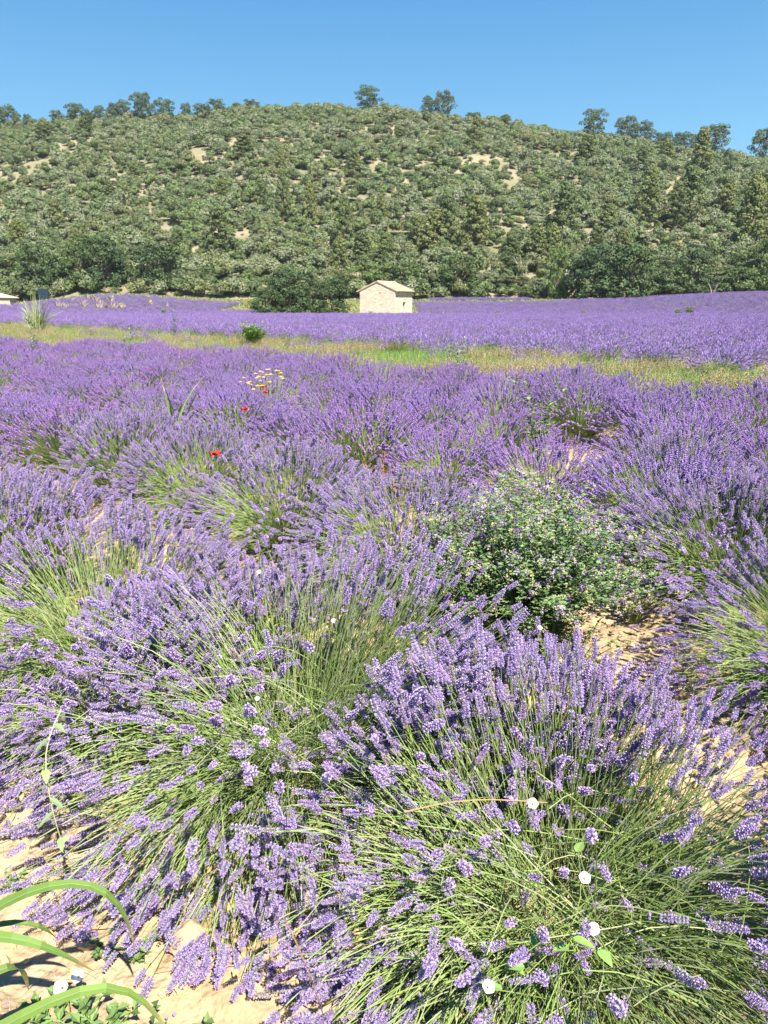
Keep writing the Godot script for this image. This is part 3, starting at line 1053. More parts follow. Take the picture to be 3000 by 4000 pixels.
# ---------------------------------------------------------------- the scrub on the hill
func scrub() -> void:
	var tones := [Color(0.124, 0.162, 0.068), Color(0.092, 0.128, 0.056), Color(0.152, 0.194, 0.100), Color(0.178, 0.215, 0.124), Color(0.128, 0.178, 0.068), Color(0.104, 0.144, 0.064), Color(0.150, 0.176, 0.080)]
	var kinds := []
	for k in tones.size(): kinds.append(scrub_mesh(tones[k], k))
	var spots := []
	var q := 161.0
	while q < 336.0:
		var step := 2.6 + (q - 161.0) * 0.0045
		var x := -q * 0.6
		while x < q * 0.6:
			var px := x + rf(-1.1, 1.1)
			var pd := q + rf(-1.2, 1.2)
			x += step
			var bare := fine.get_noise_2d(px * 0.045, pd * 0.05) * 0.45 + fine.get_noise_2d(px * 0.33 + 31.0, pd * 0.33) * 1.15
			var middle := exp(-pow((pd - 245.0) / 45.0, 2.0))
			var big := (rf(2.9, 5.6) if R.randf() < 0.72 else rf(1.4, 2.9))
			if bare > 0.42 - 0.18 * middle:
				if R.randf() < 0.5: continue
				big = rf(0.9, 2.4)
			elif pd < 185.0: big = rf(3.2, 5.6)
			var thicket := int(clampf((fine.get_noise_2d(px * 0.03 + 70.0, pd * 0.05) + 0.6) / 1.2, 0.0, 0.99) * 7.0)
			spots.append([pd, px, big, thicket if R.randf() < 0.55 else R.randi() % 7, rf(0, TAU), rf(0.8, 1.3)])
		q += 2.7
	for k in 170:   # thicker growth along the crest
		spots.append([rf(320.0, 329.0), rf(-185.0, 185.0), rf(3.2, 5.8), R.randi() % 7, rf(0, TAU), rf(0.8, 1.25)])
	spots.sort_custom(func(a, b): return a[0] / a[2] < b[0] / b[2])
	var rest := [[], [], [], [], [], [], []]
	var words := ["olive-green", "dark green", "grey-green", "pale sage-green", "fresh green", "dull green", "yellowish green"]
	for k in spots.size():
		var p: Array = spots[k]
		var at := Vector3(p[1], hill_h(p[1], p[0]) - 0.15, -p[0])
		var sc := Vector3(p[2], p[2] * p[5], p[2])
		if k < 260:
			var side := "left of the hut" if p[1] < -12 else ("above the hut" if p[1] < 22 else "above the right-hand field")
			var o := part(self, "scrub_bush", kinds[p[3]], M.far_leaf)
			tag(o, "rounded %s evergreen bush low on the hillside, %s" % [words[p[3]], side], "bush", "%s bushes low on the hill, %s" % [words[p[3]], side])
			o.transform = Transform3D(Basis(Vector3.UP, p[4]).scaled(sc), at)
		else:
			rest[p[3]].append(Transform3D(Basis(Vector3.UP, p[4]).scaled(sc), at))
	print("scrub ", spots.size())
	var t := thing("hillside_scrub", "dense rounded evergreen scrub covering the whole hillside up to the ridge", "scrub", Vector3.ZERO, 0.0, "", "stuff")
	for k in 7: many(t, "scrub", kinds[k], M.far_leaf, rest[k])

func trees() -> void:
	var ridge_pines := []
	for k in 5: ridge_pines.append(pine_parts(Color(0.078, 0.112, 0.045), true))
	var slope_pines := []
	for k in 5: slope_pines.append(pine_parts([Color(0.14, 0.17, 0.06), Color(0.125, 0.158, 0.06), Color(0.105, 0.14, 0.055), Color(0.15, 0.18, 0.068), Color(0.095, 0.128, 0.052)][k], false))
	var oaks := []
	for k in 5: oaks.append(oak_parts([Color(0.058, 0.095, 0.038), Color(0.050, 0.085, 0.036), Color(0.08, 0.125, 0.045), Color(0.11, 0.165, 0.055), Color(0.125, 0.155, 0.08)][k], 52, 0.07))
	# x, height, width of the pines that stand up from the ridge
	var ridge := [[-145, 8.8, 9.5, "broad pine at the left end of the ridge"], [-138, 5.2, 3.5, "slim small pine right of the broad pine at the left end of the ridge"], [-126, 5.7, 5.5, "round lone pine on the left part of the ridge"], [-119, 7.8, 7.5, "taller pine right of the round lone pine on the ridge"], [-114, 5.2, 6, ""], [-110, 6.2, 4.5, ""], [-104, 6.7, 7, ""], [-100, 7.7, 6, ""], [-93, 10.8, 8.5, "tallest pine of the ridge group on the left, bare trunk showing"], [-85, 8.8, 8, "wide pine beside the tallest of the left ridge group"], [-76, 7.2, 4.5, "narrow pine on the ridge between two wider ones"], [-70, 6.2, 6, ""], [-65, 6.7, 8, ""], [-57, 4.1, 4, ""], [-51, 4.6, 6.5, "flat-topped pine at the right end of the left ridge group"], [-21, 2.6, 2.5, "tiny pine on the bare skyline left of the summit pine"], [-16, 2.1, 3.5, "low bushy pine just left of the summit pine"], [-6, 9.8, 9.5, "big dark round pine alone on the summit"], [17, 8.2, 5.5, "narrower of the two pines right of the summit"], [23, 10.8, 8.5, "wider of the two pines right of the summit"], [35, 4.6, 6, "small rounded pine on the skyline right of the pair"], [46, 4.1, 5, ""], [81, 10.9, 9.6, "large crooked pine on the right shoulder of the ridge"], [94, 9.9, 9.1, "left one of the twin pines on the right shoulder"], [101, 9.8, 7, "right one of the twin pines on the right shoulder"], [109, 7.3, 7.6, ""], [115, 7.8, 8.1, ""], [121, 7.8, 6.1, ""], [129, 12, 10.1, "tall dense pine before the bare saddle on the right of the ridge"], [148, 13.6, 11.2, "tall pine cut by the right edge on the ridge"]]
	for k in ridge.size():
		var p: Array = ridge[k]
		tree("pine_tree", p[3] if p[3] else "pine rising above the scrub of the ridge, %s" % ("left of the summit" if p[0] < 0 else "right of the summit"), p[0], HILL_TOP - 4.0, p[1] + 0.6, p[2] * 1.15, ridge_pines[k % 5], "" if p[3] else "pines along the ridge, %s" % ("left of the summit" if p[0] < 0 else "right of the summit"))
	var slope := [[-84.9, 188.2, 6.2, 4.7], [-40.9, 248.5, 6.5, 7.4], [-25.1, 203.5, 11.3, 4.1], [-29.2, 233.5, 6.1, 3.9], [-36.2, 180.2, 9.5, 6.6], [-42.2, 215.8, 4.2, 4.3], [-72.5, 220.2, 4.3, 4.0], [-101.5, 286.5, 5.6, 6.7], [-78.7, 196.8, 7.1, 5.2], [-9.2, 182.2, 11.4, 4.9], [-17.9, 197.0, 9.7, 3.9], [-8.7, 234.0, 6.9, 4.7], [-31.2, 208.8, 6.8, 4.2], [-0.6, 198.8, 5.9, 4.0], [-4.5, 175.8, 6.3, 5.3], [-9.3, 171.0, 7.3, 5.1], [0.0, 173.5, 6.8, 5.2], [15.3, 203.2, 5.0, 3.4], [10.8, 180.0, 8.9, 6.6], [14.4, 181.5, 11.3, 5.4], [20.3, 183.0, 10.2, 7.3], [7.5, 181.2, 7.1, 4.8], [26.2, 215.5, 4.9, 4.3], [29.4, 270.2, 8.9, 5.4], [41.2, 188.0, 12.3, 7.2], [36.2, 173.8, 8.6, 5.2], [32.1, 173.8, 8.6, 5.8], [27.6, 173.8, 6.8, 5.2], [53.9, 197.2, 4.5, 4.6], [47.9, 182.5, 5.4, 4.9], [53.2, 180.8, 5.3, 4.8], [63.8, 199.2, 13.1, 6.6], [75.9, 203.5, 12.7, 7.5], [87.7, 211.0, 9.0, 6.3], [70.8, 199.5, 9.8, 6.0], [82.9, 183.2, 15.6, 7.9], [93.8, 200.5, 13.2, 6.7], [65.3, 269.0, 7.9, 7.2], [98.3, 258.8, 13.6, 7.8], [77.5, 251.0, 7.4, 5.0], [96.2, 284.5, 7.5, 6.6], [38.5, 225.8, 4.4, 4.5], [-45.1, 178.0, 4.7, 4.1], [-70.2, 234.5, 4.6, 4.7], [-110.9, 274.2, 6.3, 7.3], [5.1, 277.2, 5.5, 5.5], [-67.9, 178.8, 5.3, 3.6]]
	var named := {0: "bushy pine low on the hillside at the left edge", 2: "tall narrow pine halfway up the slope left of the hut", 4: "dense conical pine alone on the lower slope left of the hut", 9: "tall dark pine standing right behind the hut on the slope", 24: "tall conical yellowish pine alone on the slope right of the hut", 31: "tall dark pine with a bare trunk on the right slope", 35: "largest pine at the foot of the slope by the right edge", 7: "dark pine high on the left slope just under the ridge"}
	for k in slope.size():
		var p: Array = slope[k]
		var side := "left of the hut" if p[0] < -12 else ("in the stand above the hut" if p[0] < 30 else "above the right-hand field")
		tree("pine_tree", named.get(k, "young pine on the slope, %s" % side), p[0], p[1], p[2] + 1.0, p[3] * 1.7, slope_pines[k % 5], "" if named.has(k) else "young pines on the slope, %s" % side)
	# broad-leaved trees along the foot of the hill: x, d, height, width, kind, label
	var feet := [[-70.2, 160, 10.2, 8.6, 0, "dark oak beside the pale shed roof"], [-62.3, 161, 8.0, 7.5, 2, "oak over the sunny grass gap, left of the biggest dark oak clump"], [-56.7, 159.5, 10.0, 9.4, 1, "biggest dark oak at the edge of the left lavender plot"], [-63.8, 173, 7.2, 11.5, 3, ""], [-46.4, 161, 8.4, 9.8, 1, "dark round oak with trunks showing above the left lavender plot"], [-77.9, 158, 3.3, 5, 3, "small fresh green bush beside the shed"], [-79.1, 170, 6.2, 8.6, 2, ""], [-53.7, 165, 5.0, 5.5, 3, ""], [-51.1, 162, 3.2, 3.3, 3, "light green shrub between two dark oaks on the left"], [-40.1, 165, 4.3, 4.9, 4, ""], [-35.8, 164, 4.9, 5.5, 2, ""], [-30.5, 163, 3.8, 4.9, 4, ""], [-26.9, 162, 6.0, 4.9, 3, ""], [-51.1, 171, 6.0, 7.5, 4, ""], [-15.6, 105.5, 3.6, 4.4, 0, "low dark bush at the left end of the clump beside the hut"], [-12.9, 108.5, 6.2, 5.6, 1, "tall dark bush in the middle of the clump left of the hut"], [-14.6, 113, 5.4, 5.4, 2, "green tree behind the low dark bush left of the hut"], [-6.9, 107, 4.9, 4.6, 1, "dark rounded tree touching the left side of the hut"], [-9.7, 109, 5.0, 3.6, 0, "narrow dark tree between the clump and the hut"], [-5.2, 163, 8.0, 6.5, 3, ""], [-7.8, 162, 6.4, 5.4, 2, ""], [-1.1, 165.5, 7.1, 7, 3, ""], [3.7, 165.5, 7.6, 7.4, 2, ""], [7.5, 166.5, 6.0, 6.1, 3, ""], [10.6, 164, 5.4, 6, 4, ""], [15.4, 163, 7.6, 8.8, 2, "full green tree behind the small far lavender plot"], [20.1, 164, 4.9, 6.1, 4, ""], [23.8, 164, 4.3, 6.1, 4, ""], [27.5, 164, 4.3, 6.1, 4, ""], [31.1, 163, 4.3, 4.4, 4, ""], [33.5, 155, 10.0, 5.0, 3, "slender bright green tree left of the great dark oak"], [35.8, 157, 4.8, 3.8, 4, "greyish shrub at the foot of the slender bright green tree"], [40.0, 151, 9.8, 11.0, 1, "left half of the great dark oak clump right of the hut"], [44.7, 149, 10.2, 11.4, 0, "right half of the great dark oak clump right of the hut"], [50.0, 157, 8.9, 7.2, 2, "oak leaning on the right side of the great dark clump"], [57.2, 161, 8.1, 7.5, 2, ""], [61.9, 161, 9.1, 8, 0, "dark oak behind the right-hand field, between two paler ones"], [66.1, 162, 5.9, 6.6, 4, ""], [70.6, 162, 7.0, 7.8, 2, ""], [77.5, 161, 10.2, 8, 3, "bright green oak at the right edge behind the field"], [74.8, 167.5, 8.2, 7.5, 2, ""], [58.4, 172, 6.2, 8.2, 4, ""], [39.9, 170, 6.2, 6.8, 4, ""], [26.9, 172, 5.0, 6.4, 2, ""], [84, 163, 9, 8, 1, ""], [-84, 164, 8, 8, 1, ""]]
	for p in feet:
		var side := "left of the hut" if p[0] < -16 else ("behind the hut" if p[0] < 16 else "behind the right-hand field")
		var words: String = ["dark green", "dark green", "mid green", "bright green", "greyish green"][p[4]]
		tree("oak_tree" if p[2] > 5.5 else "green_bush", p[5] if p[5] else "%s tree at foot of hill, %s" % [words, side], p[0], p[1] + (3.0 if p[1] > 150 and p[0] < -20 else 0.0), p[2] * (1.08 if p[5] else 0.74), p[3] * 1.15, oaks[p[4]], "" if p[5] else "%s trees at the foot of the hill, %s" % [words, side])
	# bleached dead branches on the bare saddle and by the field
	for p in [[137.0, 328.0, 4.5, "grey dead branches on the bare saddle of the ridge"], [62.5, 152.0, 2.6, "bare dry branches by the edge of the right-hand field"], [29.0, 169.0, 6.0, "pale dead tree trunk before the pines right of the hut"]]:
		var b := MB.new()
		for k in 9:
			var a := rf(0, TAU)
			b.tube(PackedVector3Array([Vector3(rf(-0.2, 0.2), 0, 0), Vector3(cos(a) * 0.15, 0.5, sin(a) * 0.15), Vector3(cos(a) * rf(0.2, 0.5), rf(0.7, 1.0), sin(a) * 0.4)]), 0.025, 0.006, 4, shade(Color(0.42, 0.38, 0.34), 0.1))
		var o := part(self, "dead_branches", b.mesh(), M.bark)
		tag(o, p[3], "dead branches")
		o.transform = Transform3D(Basis().scaled(Vector3.ONE * p[2]), Vector3(p[0], land(p[0], p[1]), -p[1]))

# ---------------------------------------------------------------- alfalfa, weeds, poppies and the like
func small_plants() -> void:
	# the alfalfa bush in the second row
	var t := thing("alfalfa_bush", "large green alfalfa bush with tiny violet flower heads among the lavender", "alfalfa bush", on_ground(0.68, 3.38))
	var s := MB.new()
	var l := MB.new()
	var f := MB.new()
	var cols := [Color(0.105, 0.185, 0.072), Color(0.145, 0.235, 0.092), Color(0.19, 0.27, 0.125)]
	for k in 430:
		var az := rf(0, TAU)
		var th := deg_to_rad(66.0) * pow(R.randf(), 0.6)
		var h := rf(0.55, 0.88) * (1.0 - 0.1 * th)
		var p := Vector3(rf(-0.13, 0.13), 0.0, rf(-0.13, 0.13))
		var pts := PackedVector3Array([p])
		for i in 5:
			var a := th * (0.55 + 0.14 * i)
			p += Vector3(cos(az) * sin(a), cos(a), sin(az) * sin(a)) * h / 5.0
			p.y = maxf(p.y, 0.02)
			pts.push_back(p)
		var tone := shade(cols[R.randi() % 3], 0.12)
		s.tube(pts, 0.0016, 0.0009, 3, tone)
		for j in 46:
			var u := pow(R.randf(), 0.75) * 4.999
			var q := pts[int(u)].lerp(pts[int(u) + 1], u - int(u))
			var a := rf(0, TAU)
			var out := Vector3(cos(a), rf(0.0, 0.8), sin(a)).normalized()
			var stem := q + out * rf(0.012, 0.03)
			for m in [-0.7, 0.0, 0.7]:
				l.leaf(stem, out.rotated(Vector3.UP, m), Vector3(rf(-0.4, 0.4), 1, rf(-0.4, 0.4)).normalized(), rf(0.014, 0.024), rf(0.007, 0.011), shade(tone, 0.2), 0.15, 0.1)
		if R.randf() < 0.85:
			for hd in 4:
				var c: Color = [Color(0.34, 0.27, 0.42), Color(0.38, 0.34, 0.40), Color(0.36, 0.36, 0.17), Color(0.40, 0.39, 0.22), Color(0.22, 0.11, 0.38)][R.randi() % 5]
				var at := pts[-1] + Vector3(rf(-0.05, 0.05), rf(-0.06, 0.02), rf(-0.05, 0.05))
				for j in 9:
					var o := Vector3(rf(-1, 1), rf(-0.5, 1), rf(-1, 1)).normalized()
					f.leaf(at + o * 0.003, o, Vector3(rf(-1, 1), 1, 0.3).normalized(), 0.011, 0.005, shade(c, 0.2), 0.2, 0.0)
	part(t, "stem_mass", s.mesh(), M.stalk, "stuff")
	part(t, "foliage", l.mesh(), M.leaf, "stuff")
	part(t, "bloom_mass", f.mesh(), M.petal, "stuff")
	# its low outliers trailing on the bare soil
	var low := weed_parts(26, 0.34, 80.0, 0.022, 0.010, 26, Color(0.17, 0.23, 0.09))
	weed("creeping_alfalfa", "thin low alfalfa sprays trailing over bare soil right of the alfalfa bush", "weed", on_ground(1.3, 3.75), low)
	weed("creeping_alfalfa", "low alfalfa sprays between the alfalfa bush and the foremost lavender", "weed", on_ground(0.78, 3.02), low)
	weed("creeping_alfalfa", "low alfalfa sprays at the right foot of the lavender bush behind", "weed", on_ground(1.62, 4.2), low)

	weed("leafy_weed", "tall leafy weed with oval leaves standing in lavender right of the middle", "weed", on_ground(1.42, 6.95), weed_parts(13, 1.0, 22.0, 0.075, 0.034, 22, Color(0.17, 0.26, 0.075)))
	weed("green_bush", "bright green bushy weed growing on the grassy track left of the middle", "weed", Vector3(-4.65, 0, -28.0), weed_parts(80, 1.05, 50.0, 0.14, 0.045, 30, Color(0.21, 0.34, 0.075)))
	var spire := weed_parts(4, 0.95, 14.0, 0.10, 0.03, 26, Color(0.19, 0.26, 0.17))
	weed("thistle", "blue-green spire-like thistle rising from lavender right of the middle", "thistle", Vector3(1.34, 0, -13.6), spire, "", 1.15)
	weed("thistle", "blue-green thistle on the near side of the track, left of the middle", "thistle", Vector3(-6.15, 0, -18.8), spire, "", 1.15)
	weed("thistle", "pale blue-green thistle on the near side of the track by the left edge", "thistle", Vector3(-7.76, 0, -17.4), spire, "", 1.2)
	weed("thistle", "small blue-green thistle on the far side of the track, left", "thistle", Vector3(-9.9, 0, -37.5), spire, "", 1.6)
	weed("thistle", "pale thistle before the lavender below the clump left of the hut", "thistle", Vector3(-3.0, 0, -24.5), spire, "", 1.0)
	# giant grass clump at the left
	var rd := thing("reed_clump", "tall spiky pale-leaved grass clump beside the track at the left edge", "grass clump", Vector3(-18.0, 0, -41.0))
	var b := MB.new()
	for k in 170:
		var az := rf(0, TAU)
		var th := rf(0.05, 0.75)
		var p := Vector3(rf(-0.3, 0.3), 0, rf(-0.3, 0.3))
		var pts := PackedVector3Array([p])
		var h := rf(1.1, 2.5) * (1.0 - 0.3 * th)
		for i in 5:
			var a := th * (0.4 + 0.35 * i)
			p += Vector3(cos(az) * sin(a), cos(a), sin(az) * sin(a)) * h / 5.0
			pts.push_back(p)
		b.blade(pts, 0.05, Vector3(cos(az + 0.4), 0.4, sin(az + 0.4)), shade([Color(0.20, 0.26, 0.10), Color(0.33, 0.35, 0.20), Color(0.27, 0.32, 0.22)][R.randi() % 3], 0.2), Color(0, 0, 0, 0))
	part(rd, "foliage", b.mesh(), M.leaf, "stuff")
	# broad-bladed grass among the lavender
	var tg := thing("broad_grass", "clump of broad upright grass blades among lavender left of the middle", "grass clump", on_ground(-2.1, 7.75))
	for k in 12:
		var az := k * 0.75 + rf(-0.2, 0.2)
		var p := Vector3(rf(-0.06, 0.06), 0.1, rf(-0.06, 0.06))
		var pts := PackedVector3Array([p])
		var th := rf(0.1, 0.8)
		var h := rf(0.6, 0.92)
		for i in 5:
			var a := th * (0.5 + 0.45 * i)
			p += Vector3(cos(az) * sin(a), cos(a), sin(az) * sin(a)) * h / 5.0
			pts.push_back(p)
		var bb := MB.new()
		bb.blade(pts, 0.032, Vector3(cos(az), 0.3, sin(az)), shade(Color(0.13, 0.22, 0.055), 0.2), Color(0.22, 0.28, 0.12))
		part(tg, "grass_blade", bb.mesh(), M.leaf)
	# button flowers
	var yf := thing("yellow_flower_plant", "plant with many small yellow button flowers beside red poppies in the lavender", "flower", Vector3(-1.4, 0, -9.2))
	var heads := [[-1.628, 9.02], [-1.568, 8.485], [-1.537, 8.909], [-1.502, 8.614], [-1.475, 8.419], [-1.457, 8.502], [-1.573, 9.541], [-1.568, 9.872], [-1.554, 10.0], [-1.53, 10.195], [-1.514, 10.259], [-1.424, 9.777], [-1.378, 9.963], [-1.362, 10.116], [-1.274, 9.611], [-1.204, 9.244], [-1.237, 9.343], [-1.429, 9.458], [-1.445, 9.343], [-1.487, 9.224], [-1.445, 9.077], [-1.471, 9.002], [-1.338, 8.502], [-1.361, 8.365], [-1.322, 7.857], [-1.276, 8.672]]
	var btn := MB.new()
	for k in 10:
		var a := TAU * k / 10.0
		var a2 := TAU * (k + 1) / 10.0
		btn.tri(Vector3(0, 0.008, 0), Vector3(cos(a), 0.15, sin(a)) * 0.012, Vector3(cos(a2), 0.15, sin(a2)) * 0.012, Color(0.60, 0.42, 0.008))
		btn.tri(Vector3(cos(a), 0.3, sin(a)) * 0.009, Vector3(cos(a - 0.3), 0.0, sin(a - 0.3)) * 0.021, Vector3(cos(a + 0.3), 0.0, sin(a + 0.3)) * 0.021, Color(0.66, 0.50, 0.01))
	var bm := btn.mesh()
	var ys := MB.new()
	for h in heads:
		var o := part(yf, "flower_head", bm, M.petal)
		o.position = Vector3(h[0] + 1.4, 0.74 + rf(0.0, 0.05), -h[1] + 9.2)
		o.scale = Vector3.ONE * rf(1.0, 1.5)
		ys.tube(PackedVector3Array([o.position, o.position * Vector3(0.8, 0.5, 0.8), Vector3(o.position.x * 0.4, 0, o.position.z * 0.4)]), 0.0018, 0.002, 3, STALK)
	part(yf, "stem_mass", ys.mesh(), M.stalk, "stuff")
	poppy("red poppy in the middle of the yellow button flowers", Vector3(-1.332, 0.72, -8.56), 8.5)
	poppy("red poppy just below and right of the one among yellow flowers", Vector3(-1.281, 0.68, -8.336), 8.3)
	poppy("red poppy alone in lavender below the yellow flowers", Vector3(-1.26, 0.68, -6.94), 6.9)
	poppy("red poppy nearest to the foreground, left of the dark-stalked bush", Vector3(-1.121, 0.63, -5.06), 5.0)
	# reddish dry weed in the furrow
	weed("dry_weed", "reddish dry weed in the sunny furrow in the middle of the near block", "weed", on_ground(-0.05, 6.25), weed_parts(26, 0.42, 50.0, 0.03, 0.008, 16, Color(0.40, 0.19, 0.08)))
	# weeds along the far edge of the second block
	var far_weed := weed_parts(24, 1.0, 45.0, 0.22, 0.07, 16, Color(0.20, 0.28, 0.09))
	for q in [[4.42, 0.7], [5.99, 0.8], [7.57, 0.55], [9.78, 0.5], [11.99, 0.6], [13.88, 0.9], [15.46, 0.5], [17.98, 0.5], [24.45, 1.0], [31.55, 0.6], [33.76, 0.6], [36.12, 1.2], [37.54, 1.5], [40.7, 0.6], [42.59, 0.8], [44.17, 0.7], [48.2, 1.0], [-27.1, 1.2], [-9.4, 1.0], [-5.2, 0.8], [-1.7, 0.9], [-0.4, 0.7], [-42.0, 0.8]]:
		var side := "left of the hut" if q[0] < -3 else ("before the hut wall" if q[0] < 3 else "right of the hut")
		weed("green_weed", "green weed along lavender's far edge, %s" % side, "weed", Vector3(q[0], rise(q[0], 97.5), -97.5), far_weed, "weeds along the far edge of the lavender, %s" % side, q[1])
	var tuft := tuft_mesh(26, 0.9, 0.05, [Color(0.40, 0.34, 0.19), Color(0.35, 0.30, 0.15)], false)
	for q in [[-52.2, 133.0], [-51.2, 133.0], [-49.5, 121.0], [-49.0, 122.0], [-47.0, 121.0], [-47.9, 126.5], [-44.6, 118.0], [-50.3, 135.5], [-49.9, 136.5], [-46.9, 129.5], [-42.9, 118.0], [-44.8, 125.0], [-42.4, 119.5], [-41.2, 115.0], [-45.0, 128.5], [-45.6, 133.5], [-43.7, 127.0], [-39.8, 115.0], [-39.9, 119.5], [-38.0, 115.5], [-36.2, 123.0], [-32.9, 120.0], [-38.9, 114.5], [-48.0, 120.5]]:
		var o := part(self, "dry_grass_tuft", tuft, M.leaf)
		tag(o, "straw-coloured grass tuft in the left far lavender plot", "grass tuft", "dry tufts in the left far plot")
		var s2 := rf(0.9, 1.5)
		o.transform = Transform3D(Basis(Vector3.UP, rf(0, TAU)).scaled(Vector3(s2 * 1.7, s2, s2 * 1.7)), Vector3(q[0], rise(q[0], q[1]), -q[1]))

# ---------------------------------------------------------------- what lies before the first row
func curve(points: Array, steps: int) -> PackedVector3Array:
	var c := Curve3D.new()
	for i in points.size():
		var tan_: Vector3 = (points[mini(i + 1, points.size() - 1)] - points[maxi(i - 1, 0)]) / 6.0
		c.add_point(points[i], -tan_, tan_)
	var out := PackedVector3Array()
	for k in steps + 1: out.push_back(c.sample_baked(c.get_baked_length() * k / steps, true))
	for pass_ in 4:
		for k in range(1, steps): out[k] = out[k] * 0.5 + (out[k - 1] + out[k + 1]) * 0.25
	return out

